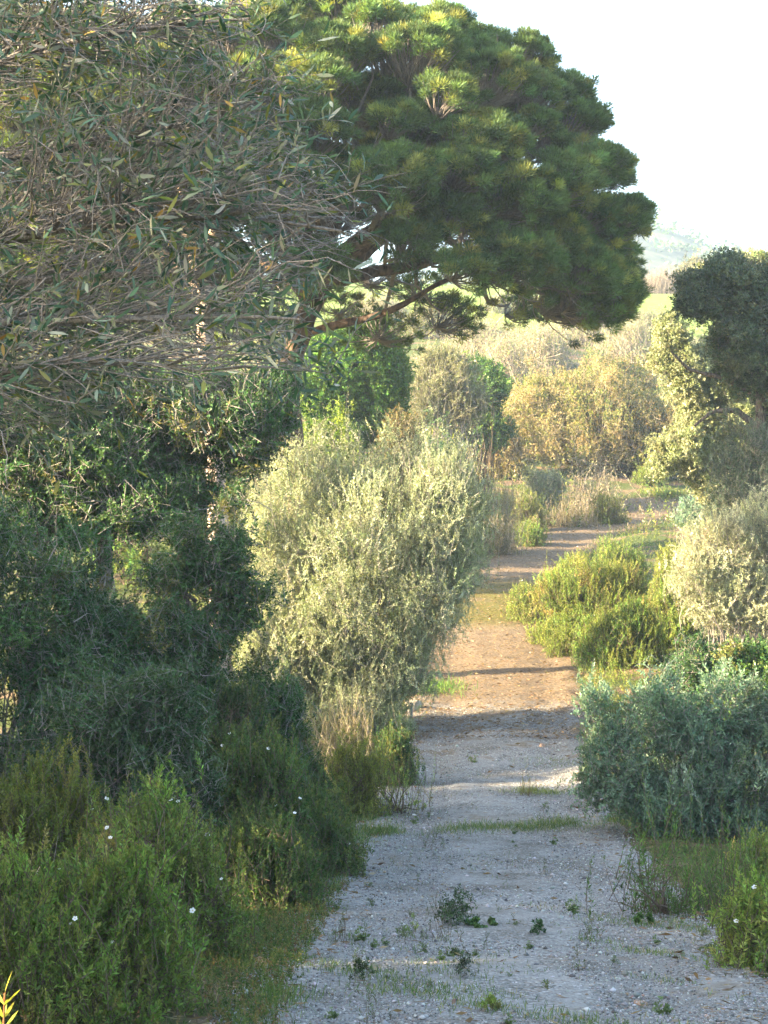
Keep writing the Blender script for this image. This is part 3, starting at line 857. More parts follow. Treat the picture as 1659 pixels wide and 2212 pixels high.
# oak on the right
Yo = 35.0
oloc = np.array([at(1690, 0, Yo)[0], Yo, float(ground_z(at(1690, 0, Yo)[0], Yo)) - .05])
def ol(x, y, dy=0.): return at(x, y, Yo + dy) - oloc
tree('oak_tree', 'evergreen oak with dark blue-green crown at the right edge', 'tree', 'oak', oloc,
     lobes_at([(1560, 610, 80, 45, 0, 1.), (1640, 650, 120, 85, .2, 1.2), (1530, 650, 55, 50, -.3, .6), (1640, 780, 95, 75, 0, 1.), (1585, 730, 60, 50, -.4, .7),
               (1740, 700, 120, 160, .3, 1.4), (1680, 850, 60, 60, 0, .8), (1590, 800, 40, 36, 0, .5), (1490, 602, 30, 20, -.2, .3), (1500, 640, 30, 22, -.4, .3), (1476, 655, 15, 14, -.3, .2), (1570, 565, 45, 22, .2, .5)], oloc, Yo),
     9500, 33, [([ol(1700, 1420), ol(1680, 1200), ol(1665, 1050), ol(1640, 930), ol(1650, 800), ol(1640, 680)], .2, .08),
                ([ol(1645, 930), ol(1590, 885), ol(1540, 888), ol(1500, 920)], .07, .025), ([ol(1650, 860), ol(1560, 815), ol(1490, 800), ol(1450, 760)], .08, .02),
                ([ol(1645, 760), ol(1590, 690), ol(1540, 650)], .07, .02)], M_BARK_OAK, bare=500)

# the oak's sunlit leaves as a second tree, sunlight put into its pale palette
Yw = 43.5
wloc = np.array([at(1650, 0, Yw)[0], Yw, float(ground_z(at(1650, 0, Yw)[0], Yw)) - .05])
def wl(x, y, dy=0.): return at(x, y, Yw + dy) - wloc
tree('sunlit_tree', 'tree with painted-in sunlight and crooked grey limbs, left of and below the dark oak crown', 'tree', 'oak', wloc,
     lobes_at([(1450, 725, 40, 46, -.2, .6), (1490, 785, 60, 44, -.2, .7), (1428, 772, 26, 26, -.2, .4), (1560, 825, 75, 45, .2, .8), (1470, 960, 66, 46, -.2, .7), (1432, 1003, 30, 28, -.3, .4),
               (1585, 985, 70, 55, .3, .8), (1620, 575, 70, 36, .6, .9), (1550, 590, 50, 26, .5, .6), (1600, 900, 90, 45, .3, .9), (1530, 905, 45, 30, 0, .5), (1520, 1010, 60, 40, 0, .6), (1640, 1060, 80, 60, .2, .9), (1480, 840, 40, 40, 0, .5), (1530, 760, 40, 40, .3, .5), (1560, 1050, 60, 50, 0, .7), (1500, 900, 40, 40, .1, .5)], wloc, Yw),
     11000, 34, [([wl(1650, 1330), wl(1665, 1150), wl(1655, 1000), wl(1640, 900), wl(1640, 740), wl(1620, 600)], .16, .05),
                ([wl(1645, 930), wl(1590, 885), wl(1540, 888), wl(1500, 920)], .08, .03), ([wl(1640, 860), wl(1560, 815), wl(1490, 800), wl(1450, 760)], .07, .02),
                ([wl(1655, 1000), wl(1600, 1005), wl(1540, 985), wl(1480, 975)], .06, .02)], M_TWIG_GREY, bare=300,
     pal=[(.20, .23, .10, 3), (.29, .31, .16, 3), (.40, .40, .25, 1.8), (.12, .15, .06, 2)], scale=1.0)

# ------------------------------------------------------------------ shrubs
def place(name, label, cat, kind, x0, x1, ytop, Y, n, seed, ratio=.9, **kw):
    q = D(x0, x1, ytop, Y, ratio)
    return shrub(name, label, cat, kind, n=n, seed=seed, **q, **kw)

Yv = 28.0
vx = at(780, 0, Yv)[0]; vloc = (vx, Yv, float(ground_z(vx, Yv)) - .03)
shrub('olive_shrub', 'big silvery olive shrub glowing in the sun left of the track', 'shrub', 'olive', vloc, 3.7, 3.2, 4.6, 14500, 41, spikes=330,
      lobes=lobes_at([(790, 1150, 170, 150, 0, 1.3), (640, 1090, 105, 140, .2, 1.), (940, 1110, 110, 165, 0, 1.1), (595, 1230, 75, 120, .2, .8), (760, 1300, 165, 140, -.2, 1.2),
                      (905, 1270, 115, 130, -.2, .9), (720, 1410, 105, 85, 0, .8), (810, 1440, 80, 75, -.2, .6), (850, 1045, 85, 55, .1, .7), (700, 1030, 70, 55, .2, .6), (1000, 1150, 65, 115, 0, .7), (625, 1365, 100, 100, -.1, .8), (780, 1480, 100, 60, -.3, .6), (690, 1470, 80, 60, -.1, .5), (860, 1400, 60, 70, -.3, .5), (600, 1400, 80, 90, -.2, .6), (910, 1360, 40, 70, -.2, .4), (740, 1530, 130, 45, -.5, .6), (922, 935, 20, 62, 0, .18), (830, 940, 22, 52, .1, .18), (762, 955, 20, 52, -.1, .18), (990, 985, 24, 50, 0, .2), (690, 940, 24, 50, .1, .2), (622, 1000, 26, 60, 0, .25), (880, 965, 18, 50, .1, .16), (1040, 1080, 20, 50, 0, .2), (560, 1130, 26, 50, 0, .25), (590, 1430, 100, 75, -.2, .6), (885, 1440, 60, 60, -.3, .5)], vloc, Yv),
      per=8,
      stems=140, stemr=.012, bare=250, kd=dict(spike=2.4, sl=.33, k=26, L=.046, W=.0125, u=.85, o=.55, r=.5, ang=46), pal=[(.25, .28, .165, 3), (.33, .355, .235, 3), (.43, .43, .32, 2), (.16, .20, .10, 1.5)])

# left side, from the camera outwards
place('cistus_shrub', 'broad green cistus filling the lower left corner, dotted with small white flowers', 'shrub', 'cistus', -170, 440, 1800, 9.3, 2600, 51, flowers=14, bare=120, pal=[(.09, .17, .032, 3), (.135, .22, .044, 3), (.21, .25, .06, 2), (.28, .21, .08, .5)])
place('cistus_shrub', 'upright green cistus with bare grey stems and white flowers behind the corner bush', 'shrub', 'cistus', 110, 530, 1640, 11.6, 2600, 52, flowers=18, bare=300, spikes=60, pal=[(.085, .16, .032, 3), (.125, .205, .044, 3), (.20, .235, .06, 1.6), (.28, .20, .085, .6)])
place('cistus_shrub', 'yellow-tipped cistus with tall shoots catching the sun at the left edge', 'shrub', 'cistus', -130, 260, 1580, 12.6, 2300, 53, flowers=10, spikes=120,
      pal=[(.08, .12, .02, 3), (.13, .16, .03, 3), (.22, .19, .05, 1)])
place('dry_shrub', 'dead brown twiggy shrub tangled in the cistus at the left edge', 'shrub', 'heath', -110, 100, 1850, 10.3, 380, 54, bare=260, kd=dict(k=10, tw=M_TWIG_GREY), pal=[(.15, .12, .06, 2), (.10, .10, .04, 2)])
place('green_shrub', 'dense dark green shrub spilling onto the gravel edge', 'shrub', 'cistus', 420, 700, 1570, 15.9, 1900, 55, scale=1.15, flowers=5,
      pal=[(.045, .095, .025, 3), (.07, .125, .034, 3), (.11, .15, .04, 1)])
place('green_shrub', 'lower green shrub sloping from the dense dark one down to the gravel', 'shrub', 'cistus', 570, 800, 1690, 16.6, 1300, 65, scale=1.1, flowers=3,
      pal=[(.05, .105, .028, 3), (.075, .13, .034, 3), (.12, .15, .045, 1)])
place('green_shrub', 'knee-high green shrub in front of the dense dark one', 'shrub', 'cistus', 440, 700, 1750, 14.2, 1300, 68, scale=1.05, flowers=4,
      pal=[(.05, .105, .028, 3), (.08, .13, .034, 3), (.13, .15, .045, 1)])
place('green_shrub', 'tall dark green shrub with white specks above the gravel-edge bush', 'shrub', 'cistus', 300, 640, 1455, 16.6, 2600, 56, flowers=8, bare=150,
      pal=[(.032, .065, .02, 3), (.05, .09, .026, 3), (.09, .12, .035, 1)])
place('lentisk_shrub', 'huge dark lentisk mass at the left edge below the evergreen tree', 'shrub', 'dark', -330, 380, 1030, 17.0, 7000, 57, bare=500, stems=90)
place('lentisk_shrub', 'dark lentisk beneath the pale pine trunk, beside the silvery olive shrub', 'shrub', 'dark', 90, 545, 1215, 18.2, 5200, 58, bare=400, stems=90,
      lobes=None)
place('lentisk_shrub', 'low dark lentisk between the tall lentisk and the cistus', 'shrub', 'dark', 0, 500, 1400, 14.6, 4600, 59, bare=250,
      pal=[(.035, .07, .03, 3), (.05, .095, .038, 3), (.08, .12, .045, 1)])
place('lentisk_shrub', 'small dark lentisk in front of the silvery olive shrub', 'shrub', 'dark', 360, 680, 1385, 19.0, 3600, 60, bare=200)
# the reaching branch in front of the olive shrub
Yb = 18.2
bx = at(430, 0, Yb)[0]; bloc = (bx, Yb, float(ground_z(bx, Yb)) - .03)
bl = lambda x, y, d=0.: at(x, y, Yb + d) - np.array(bloc)
tree('lentisk_sapling', 'thin dark sapling holding leaf clumps against the bright olive shrub', 'sapling', 'dark', bloc,
     lobes_at([(565, 1275, 26, 24, 0, .16), (545, 1320, 22, 24, 0, .12), (520, 1150, 30, 50, .1, .2), (505, 1210, 30, 40, 0, .2), (470, 1260, 50, 24, 0, .25), (400, 1150, 45, 40, 0, .25),
               (360, 1240, 55, 30, 0, .3), (490, 1330, 60, 35, 0, .3), (440, 1380, 70, 40, 0, .4), (500, 1080, 22, 40, 0, .15), (468, 1190, 48, 60, 0, .3), (430, 1210, 50, 40, .1, .3), (510, 1270, 45, 40, 0, .25)], bloc, Yb), 1800, 61,
     [([bl(430, 1760), bl(425, 1500), bl(420, 1330), bl(480, 1285), bl(560, 1275)], .035, .01), ([bl(420, 1330), bl(380, 1250), bl(390, 1160)], .025, .006),
      ([bl(425, 1400), bl(490, 1250), bl(510, 1090)], .022, .006), ([bl(425, 1300), bl(360, 1250), bl(300, 1230)], .02, .006)], M_BARK_OAK, bare=60)
place('yellow_shrub', 'small sunny yellow-green cistus beside the narrow gravel', 'shrub', 'cistus', 690, 835, 1555, 21.4, 900, 62, spikes=40, pal=G_YELLOW)
place('low_shrub', 'low dark green shrub touching the gravel in front of pale rocks', 'shrub', 'cistus', 800, 905, 1560, 23.6, 700, 63, pal=G_DARK)
place('low_shrub', 'low dull green shrub left of the yellow-green cistus', 'shrub', 'cistus', 600, 720, 1560, 19.6, 900, 64, pal=G_DARK)
place('sprig_plant', 'thin upright green sprigs at the gravel edge under the yellow-green cistus', 'plant', 'sprig', 800, 915, 1640, 21.6, 130, 65)
place('brown_shrub', 'brownish dry shrub at the foot of the silvery olive', 'shrub', 'heath', 690, 800, 1510, 24.0, 600, 66)

# right side
Yg = 20.0
gxx = at(1480, 0, Yg)[0]; gloc = (gxx, Yg, float(ground_z(gxx, Yg)) - .03)
shrub('grey_shrub', 'large rounded grey-green shrub bulging over the right gravel edge', 'shrub', 'grey', gloc, 2.6, 2, 1.9, 5600, 71,
      lobes=lobes_at([(1425, 1520, 70, 95, 0, .6), (1335, 1635, 78, 85, -.1, .6), (1490, 1670, 135, 125, 0, .9), (1575, 1500, 80, 92, .2, .6), (1490, 1560, 60, 60, -.1, .5), (1650, 1590, 70, 110, .1, .6), (1630, 1680, 130, 120, 0, .9),
                      (1330, 1690, 72, 62, -.1, .45), (1450, 1730, 110, 70, -.2, .6), (1600, 1740, 140, 70, -.1, .7), (1285, 1505, 28, 32, 0, .2), (1740, 1600, 100, 150, .1, .8), (1345, 1560, 45, 50, 0, .35), (1262, 1690, 22, 26, 0, .2)], gloc, Yg), stems=90)
place('sprig_shrub', 'airy upright shrub with feathery shoots in front of the grey-green shrub', 'shrub', 'sprig', 1385, 1510, 1765, 14.0, 150, 72, spikes=20, per=3, scale=1.1, kd=dict(L=.046, W=.010, k=30, young=(.13, .17, .04)), pal=[(.06, .12, .025, 3), (.09, .15, .035, 2)])
place('sprig_shrub', 'airy green shrub between the feathery shoots and the frame edge', 'shrub', 'sprig', 1495, 1640, 1790, 14.4, 150, 73, spikes=20, per=3, scale=1.1, kd=dict(L=.046, W=.010, k=30, young=(.13, .17, .04)), pal=[(.06, .12, .025, 3), (.09, .15, .035, 2)])
place('corner_shrub', 'leafy green shrub at the lower right corner of the gravel', 'shrub', 'cistus', 1560, 1800, 1890, 11.0, 1500, 74, flowers=3)
place('mixed_shrub', 'yellowish low shrub under the right end of the grey-green shrub', 'shrub', 'cistus', 1560, 1780, 1780, 16.4, 1300, 75, pal=G_CISTUS + G_YELLOW[:1])
place('cistus_shrub', 'largest sunlit cistus right of the mossy track, a few white flowers', 'shrub', 'cistus', 1130, 1430, 1185, 38.0, 3400, 76, scale=1.3, spikes=90, flowers=8, pal=G_YELLOW + G_CISTUS)
place('cistus_shrub', 'deep green cistus in front of the largest sunlit cistus', 'shrub', 'cistus', 1235, 1445, 1280, 34.8, 2600, 77, scale=1.2, spikes=40, pal=G_GREEN + G_YELLOW)
place('cistus_shrub', 'small rounded bright yellow-green cistus tuft at the track edge', 'shrub', 'cistus', 1183, 1252, 1345, 36.0, 520, 78, scale=1.0, pal=[(.13, .19, .03, 3), (.18, .22, .045, 2)])
place('cistus_shrub', 'cistus with white flowers leaning over the mossy track', 'shrub', 'cistus', 1092, 1200, 1255, 41.2, 700, 79, scale=1.3, flowers=16, pal=G_CISTUS + G_YELLOW)
place('cistus_shrub', 'small cistus topped by a white flower cluster beside the far track', 'shrub', 'cistus', 1180, 1275, 1198, 44.5, 700, 80, scale=1.4, flowers=12)
place('cistus_shrub', 'upright green cistus at the bend of the red track', 'shrub', 'cistus', 1275, 1390, 1165, 46.0, 1000, 81, scale=1.5, spikes=30)
place('cistus_shrub', 'yellow cistus between the red track bend and the pale olive', 'shrub', 'cistus', 1400, 1510, 1165, 42.5, 1200, 82, scale=1.4, pal=G_YELLOW)
place('cistus_shrub', 'dull green cistus between the deep green cistus and the pale olive', 'shrub', 'cistus', 1360, 1520, 1240, 36.5, 1800, 83, scale=1.3)
place('lentisk_shrub', 'dark shrub behind the left half of the grey-green shrub', 'shrub', 'dark', 1400, 1570, 1360, 27.0, 1900, 84, scale=1.1)
place('lentisk_shrub', 'fresh green shrub behind the right half of the grey-green shrub', 'shrub', 'green', 1530, 1720, 1345, 26.0, 1500, 85, scale=.6, pal=G_DARK + G_CISTUS[:1])
Yl = 33.0
lx = at(1580, 0, Yl)[0]; lloc = (lx, Yl, float(ground_z(lx, Yl)) - .03)
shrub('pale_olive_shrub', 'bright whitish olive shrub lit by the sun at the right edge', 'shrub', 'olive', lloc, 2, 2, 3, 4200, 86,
      lobes=lobes_at([(1560, 1180, 95, 80, 0, .8), (1500, 1240, 65, 65, -.2, .6), (1605, 1280, 85, 75, 0, .8), (1645, 1130, 80, 75, .2, .8), (1540, 1300, 60, 45, -.2, .5), (1720, 1220, 110, 130, .2, 1.)], lloc, Yl),
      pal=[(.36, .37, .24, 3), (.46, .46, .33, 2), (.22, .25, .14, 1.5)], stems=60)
place('olive_shrub', 'tall olive shrub with painted-in bluish shade between the oak crown and the bright whitish olive', 'shrub', 'olive', 1520, 1800, 850, 34.6, 3800, 87, pal=[(.08, .12, .085, 3), (.12, .155, .11, 3), (.17, .19, .14, 1)], stems=60)  # blue of the shade is put into this leaf palette

# middle distance
place('russet_shrub', 'low orange shrub at the left end of the russet thicket', 'shrub', 'russet', 1000, 1145, 850, 72, 1700, 91, scale=1.25, stems=40, bare=100)
place('russet_shrub', 'wide russet shrub full of pale bare twigs in the middle of the thicket', 'shrub', 'russet', 985, 1495, 775, 75, 7200, 92, scale=1.25, pal=G_RUSSET + G_YELLOW[:1], stems=120, bare=1600, stemr=.03)
place('russet_shrub', 'green-topped russet shrub rising at the back of the thicket', 'shrub', 'russet', 1205, 1440, 722, 81, 3000, 93, scale=1.3, stems=80, bare=300, pal=G_RUSSET + [(.07, .12, .025, 6)])
place('russet_shrub', 'olive-brown shrub at the right end of the russet thicket', 'shrub', 'russet', 1340, 1520, 835, 73, 2400, 94, scale=1.2, stems=60, bare=200, pal=[(.07, .085, .03, 3), (.10, .10, .035, 2), (.17, .12, .04, 1)])
def placed(name, label, cat, kind, xc, Y, spec, n, seed, **kw):
    x = at(xc, 0, Y)[0]; loc = (x, Y, float(ground_z(x, Y)) - .03)
    return shrub(name, label, cat, kind, loc, 2, 2, 2, n, seed, lobes=lobes_at(spec, loc, Y), **kw)
placed('green_tree', 'rounded bright green tree beneath the pine limbs', 'tree', 'green', 765, 52,
       [(765, 800, 115, 100, 0, 1.4), (700, 850, 70, 70, -.3, 1.), (825, 860, 62, 75, -.2, 1.), (720, 760, 70, 60, .2, .9), (800, 740, 60, 45, 0, .8), (760, 910, 120, 60, -.2, 1.2), (850, 800, 40, 60, 0, .7)], 5200, 95, scale=1.0, stems=70, pal=[(.05, .125, .018, 3), (.075, .165, .022, 3), (.14, .21, .03, 1)])
place('yellow_shrub', 'yellow-green shrub at the foot of the rounded green tree', 'shrub', 'green', 610, 800, 830, 47, 1800, 96, scale=.8, pal=[(.13, .21, .02, 3), (.20, .26, .03, 2), (.07, .13, .02, 2)])
place('brown_shrub', 'brown-green shrub between the rounded green tree and the pale olive thicket', 'shrub', 'russet', 795, 945, 848, 50, 1300, 97, scale=.9, pal=[(.09, .09, .03, 3), (.13, .12, .035, 2), (.14, .09, .05, 1)])
place('shade_shrub', 'dark low shrub standing in for the shade under the dusty olive', 'shrub', 'dark', 850, 1030, 905, 57, 1300, 103, scale=2.0)  # dark leaves stand in for the shade below the dusty olive
placed('pale_olive_shrub', 'pale dusty olive shrub left of the orange thicket', 'shrub', 'olive', 965, 62,
       [(960, 820, 70, 70, 0, 1.), (925, 850, 42, 60, -.1, .7), (1010, 860, 48, 42, -.1, .7), (965, 880, 60, 30, -.2, .8), (950, 775, 40, 30, .1, .5)], 2200, 98, scale=1.5, bare=250, pal=[(.19, .19, .10, 3), (.25, .24, .14, 2), (.10, .13, .05, 2)])
placed('green_shrub', 'dark green shrub between the dusty olive and the bare twigs', 'shrub', 'green', 1040, 66,
       [(1040, 810, 46, 44, 0, .8), (1060, 850, 42, 40, -.2, .7), (1020, 860, 40, 50, .1, .7), (1050, 920, 60, 50, .1, .8)], 1300, 99, scale=1.1, pal=G_DARK + G_GREEN)
place('yellow_shrub', 'small yellow-green shrub peeping over the dusty olive', 'shrub', 'green', 890, 1000, 738, 66, 1100, 100, scale=1.2, pal=G_YELLOW)
small = [('dry_grass_clump', 'tall pale dry stems in front of the russet thicket', 'dry', 1225, 1335, 1000, 66.5, 260),
         ('yellow_shrub', 'yellowish bush with pale stems left of the red track bend', 'cistus', 1095, 1185, 1052, 60, 520),
         ('dry_shrub', 'narrow orange-brown dry bush right of the silvery olive', 'heath', 1040, 1100, 1050, 58, 420),
         ('yellow_shrub', 'yellow-green bush standing at the red track bend', 'cistus', 1268, 1352, 1066, 62.5, 520),
         ('dry_shrub', 'half-dry bush with grey stems beside the red track bend', 'heath', 1180, 1285, 1085, 61.5, 520),
         ('low_shrub', 'low green bush on the bank above the stony bend', 'cistus', 1108, 1172, 1125, 55.5, 420),
         ('heather_shrub', 'mauve-brown heather tucked against the silvery olive', 'heath', 1000, 1110, 1115, 53.5, 800),
         ('green_shrub', 'green bush across the red track at the foot of the oak', 'cistus', 1375, 1480, 1060, 69.5, 600),
         ('green_shrub', 'light green pointed bush below the olive-brown shrub', 'cistus', 1375, 1432, 985, 71, 420),
         ('grey_shrub', 'grey-green bush in front of the orange shrub', 'olive', 1130, 1225, 1010, 67.5, 520),
         ('low_shrub', 'low greyish bush beside the red earth under the oak', 'grey', 1455, 1560, 1070, 60, 500)]
for i, (nm, lb, kd_, a, b, yt, Y, n) in enumerate(small):
    place(nm, lb, 'grass' if 'grass' in nm else 'shrub', kd_, a, b, yt, Y, n, 110 + i, scale=1.7 if kd_ != 'dry' else 2.0, stems=25, spikes=20,
          pal=G_YELLOW + G_DRY[:1] if 'yellow' in nm else None)
# slope behind
back = [(1090, 1230, 700, 100, 'dry', None), (960, 1120, 690, 104, 'dry', None), (1180, 1330, 670, 110, 'dry', None), (860, 1000, 660, 112, 'olive', G_DRY + G_YELLOW), (1290, 1420, 700, 104, 'dry', None),
        (1030, 1190, 640, 122, 'olive', G_DRY + G_OLIVE), (1390, 1540, 725, 98, 'olive', G_DRY + G_OLIVE), (740, 900, 640, 118, 'dry', None), (1480, 1640, 740, 96, 'olive', G_YELLOW + G_OLIVE), (1060, 1120, 740, 92, 'dry', None)]
for i, (a, b, yt, Y, kd_, pal) in enumerate(back):
    place('hillside_shrub', 'pale sun-bleached shrub in the hazy thicket behind the russet shrubs', 'shrub', kd_, a, b, yt, Y, 1300 if kd_ == 'dry' else 1700, 140 + i, scale=2.4, stems=60, stemr=.03, bare=250, pal=pal or G_DRY[:1] + G_OLIVE + G_YELLOW,
          group='pale hillside shrubs')
place('hazy_tree', 'pale hazy olive tree beyond the thicket, left of the oak', 'tree', 'olive', 1345, 1475, 668, 108, 2200, 155, scale=2.4, pal=[(.17, .18, .10, 3), (.11, .13, .06, 2), (.25, .23, .14, 2)])
place('meadow_bush', 'greyish mauve bush lying in the bright meadow', 'bush', 'heath', 1384, 1478, 586, 152, 1400, 156, scale=3, pal=[(.20, .16, .14, 3), (.14, .12, .09, 2)])
place('meadow_bush', 'taller brownish bush on the meadow crest below the hill', 'bush', 'oak', 1462, 1555, 560, 166, 1500, 157, scale=4, pal=[(.15, .14, .06, 3), (.10, .11, .05, 2)])
place('meadow_bush', 'dark bush on the meadow crest nearest the oak', 'bush', 'oak', 1530, 1650, 552, 172, 1500, 158, scale=4)
place('sunny_shrub', 'sunlit yellowish shrub glimpsed behind the pale pine trunk', 'shrub', 'green', 330, 560, 700, 50, 2200, 159, scale=1.0, pal=G_YELLOW)
place('sunny_shrub', 'sunlit pale shrub behind the olive twigs at the left edge', 'shrub', 'olive', -80, 260, 640, 54, 2600, 160, scale=1.5, pal=G_YELLOW + G_DRY)
place('sunny_shrub', 'sunlit green shrub behind the dark evergreen tree', 'shrub', 'green', 150, 420, 720, 44, 2200, 161, scale=.9, pal=G_YELLOW + G_GREEN)
place('sunny_shrub', 'bleached shrub beyond the pine trunk, right of the pale pine', 'shrub', 'olive', 470, 660, 720, 60, 1800, 162, scale=1.6, pal=G_YELLOW + G_DRY)
# unseen evergreens, put in beyond the left frame edge to shade the gravel
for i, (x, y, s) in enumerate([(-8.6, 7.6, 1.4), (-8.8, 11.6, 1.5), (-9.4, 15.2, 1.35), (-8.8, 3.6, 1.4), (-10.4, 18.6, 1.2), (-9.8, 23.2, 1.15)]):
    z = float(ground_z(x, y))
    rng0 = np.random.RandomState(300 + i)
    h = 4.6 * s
    tree('evergreen_tree', ['unseen bushy shade evergreen beside the olive trunk', 'unseen broad shade evergreen next to the left lentisk thicket', 'unseen shade evergreen with a wide crown beyond the left lentisk thicket', 'unseen shade evergreen nearest the camera beside the olive trunk', 'unseen tall shade evergreen behind the dark hanging evergreen', 'unseen round shade evergreen on the sunny side of the pale pine'][i], 'tree', 'dark',
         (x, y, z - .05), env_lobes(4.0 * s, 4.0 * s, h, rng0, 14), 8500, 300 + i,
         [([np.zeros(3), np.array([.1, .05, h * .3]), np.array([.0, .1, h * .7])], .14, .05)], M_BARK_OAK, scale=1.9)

# ------------------------------------------------------------------ rocks
def rock(name, label, x, y, w, d, h, seed, m, sink=.25, rz=0.):
    rng = np.random.RandomState(seed)
    nu, nv = 18, 11
    u = np.arange(nu) / nu * 2 * math.pi; v = np.linspace(0, math.pi, nv)
    Uu, Vv = np.meshgrid(u, v)
    dirs = np.stack([np.cos(Uu) * np.sin(Vv), np.sin(Uu) * np.sin(Vv), np.cos(Vv)], -1).reshape(-1, 3)
    q = np.full(len(dirs), 1.)
    for _ in range(9):      # flat facets cut off the ball
        nrmv = nrm(rng.normal(size=3)); c = rng.uniform(.55, .85)
        dd = dirs @ nrmv
        q = np.where(dd * q > c, c / np.maximum(dd, 1e-3), q)
    q = q * (1 + .03 * rng.normal(size=len(q)))
    q[:nu] = q[0]; q[-nu:] = q[-1]
    V = dirs * q[:, None] * np.array([w / 2, d / 2, h])
    V[:, 2] -= h * sink
    i = np.arange(nu * nv).reshape(nv, nu)
    f = np.stack([i[:-1], np.roll(i[:-1], -1, 1), np.roll(i[1:], -1, 1), i[1:]], -1).reshape(-1, 4)[:, ::-1]
    o = link(name, new_mesh(name, V, [f], m, smooth_shade=False), None, (x, y, float(ground_z(x, y))))
    o.rotation_euler = (0, 0, rz)
    return tag(o, label, 'rock')
def ground_at(xd, yd):
    """the ground point seen at a frame pixel"""
    Ys = np.arange(2.5, 70, .02)
    xx = (xd - 829.5) / F_PX * Ys
    yy = 1106 - ground_z(xx, Ys) / Ys * F_PX
    k = np.where(yy <= yd)[0]
    return float(xx[k[0]]), float(Ys[k[0]])
M_ROCK = rock_material('pale_limestone', (.18, .155, .12), (.38, .34, .27))
M_RROCK = rock_material('red_sandstone', (.26, .15, .09), (.46, .31, .20))
for i, (xd, yd, w, h, lb, m) in enumerate([
        (893, 1530, .40, .20, 'larger pale rock at the foot of the silvery olive', M_ROCK), (856, 1535, .22, .13, 'smaller pale rock leaning left of the larger one', M_ROCK),
        (736, 1745, .20, .18, 'pale triangular rock at the left gravel edge', M_ROCK), (572, 2080, .22, .05, 'flat rusty stone in the herbs at the lower left verge', M_RROCK),
        (500, 2135, .20, .03, 'flat rusty slab sunk in earth near the lower left corner bush', M_RROCK), (1172, 1612, .14, .06, 'reddish stone lying on the far gravel', M_RROCK),
        (1385, 2165, .09, .02, 'small tan stone pressed into gravel near the bottom edge', M_RROCK), (1615, 2100, .07, .035, 'small white stone beside the lower right corner shrub', M_ROCK),
        (1215, 2150, .05, .025, 'tiny white stone on the open gravel', M_ROCK), (655, 1970, .07, .03, 'small tan stone on the left gravel edge', M_RROCK)]):
    x, y = ground_at(xd, yd)
    rock('rock', lb, x, y, w, w * .75, h, 400 + i, m, rz=i * .9)
x, y = ground_at(884, 1552)
rng = np.random.RandomState(9)
v, f = limb_tubes([([np.array([0, 0, -.05]), np.array([.01, 0, .12]), np.array([.03, 0, .25])], .055, .04)], 9, rng, m=8)
tv = link('stump', new_mesh('stump', np.concatenate([v, v[-9:].mean(0)[None]]), [f, np.array([[len(v) - 9 + k, len(v) - 9 + (k + 1) % 9, len(v)] for k in range(9)])], M_TWIG_GREY, smooth_shade=True), None, (x, y, float(ground_z(x, y))))
tag(tv, 'short weathered grey stump in front of the pale rocks', 'stump')

# ------------------------------------------------------------------ weeds on the gravel
def weed_at(xd, yd, wpx, hpx, kind, n, seed, label, name='weed', group=None, **kw):
    x, y = ground_at(xd, yd)
    w, h = wpx / F_PX * y, hpx / F_PX * y
    kd = dict(sl=h * .6, k=12)
    kd.update(kw.pop('kd', {}))
    return shrub(name, label, 'weed', kind, (x, y, float(ground_z(x, y)) + .005), w, w, h, n, seed, group=group, stems=14, stemr=.003, kd=kd, zmin=.005, twig=True, **kw)
weed_at(985, 2005, 100, 80, 'dark', 110, 500, 'largest dark leafy weed on the gravel', scale=.7, pal=[(.04, .075, .03, 3), (.06, .1, .04, 2)])
weed_at(950, 2030, 60, 110, 'sprig', 16, 501, 'thin stalked weed in front of the largest dark weed', scale=.7, pal=[(.07, .09, .04, 1)])
weed_at(1050, 2010, 130, 34, 'green', 90, 502, 'flat bright green weed patch beside the largest dark weed', scale=.35, pal=[(.07, .14, .04, 3), (.10, .17, .05, 2)])
weed_at(1000, 2120, 46, 75, 'dark', 26, 503, 'dark little sapling weed on a bent stem near the bottom', scale=.55, pal=[(.04, .06, .035, 1)])
weed_at(785, 2120, 60, 50, 'dark', 30, 504, 'dark leafy seedling on a crooked stem near the left verge', scale=.6, pal=[(.05, .075, .03, 1)])
weed_at(1060, 2190, 70, 48, 'cistus', 70, 505, 'compact green weed at the bottom centre', scale=.5)
weed_at(1162, 2025, 50, 40, 'dark', 45, 506, 'compact dark weed right of the bright green patch', scale=.55)
weed_at(1385, 2000, 90, 30, 'green', 70, 507, 'low bright weed at the foot of the feathery shoots', scale=.3, pal=[(.06, .12, .03, 1)])
weed_at(985, 2070, 70, 30, 'cistus', 60, 508, 'pale low weed below the thin stalked weed', scale=.5, pal=[(.10, .15, .07, 1)])
weed_at(745, 2040, 40, 110, 'sprig', 14, 509, 'tall feathery sprig on the left gravel', scale=.7, pal=[(.10, .14, .06, 1)])
weed_at(1140, 1718, 20, 50, 'sprig', 24, 510, 'upright yellow sprout in the sunlit strip', scale=.9, pal=[(.22, .2, .04, 1)])
weed_at(900, 1745, 40, 18, 'cistus', 60, 511, 'small green cushion on gravel below the low shrubs', scale=.6)
weed_at(1240, 1970, 26, 40, 'sprig', 12, 512, 'small spiky weed on the open right gravel', scale=.6)
weed_at(890, 2015, 40, 44, 'cistus', 28, 513, 'small bushy weed left of the thin stalked weed', scale=.5)
weed_at(1020, 1650, 16, 24, 'cistus', 14, 514, 'single tiny weed on the middle gravel', scale=.7)
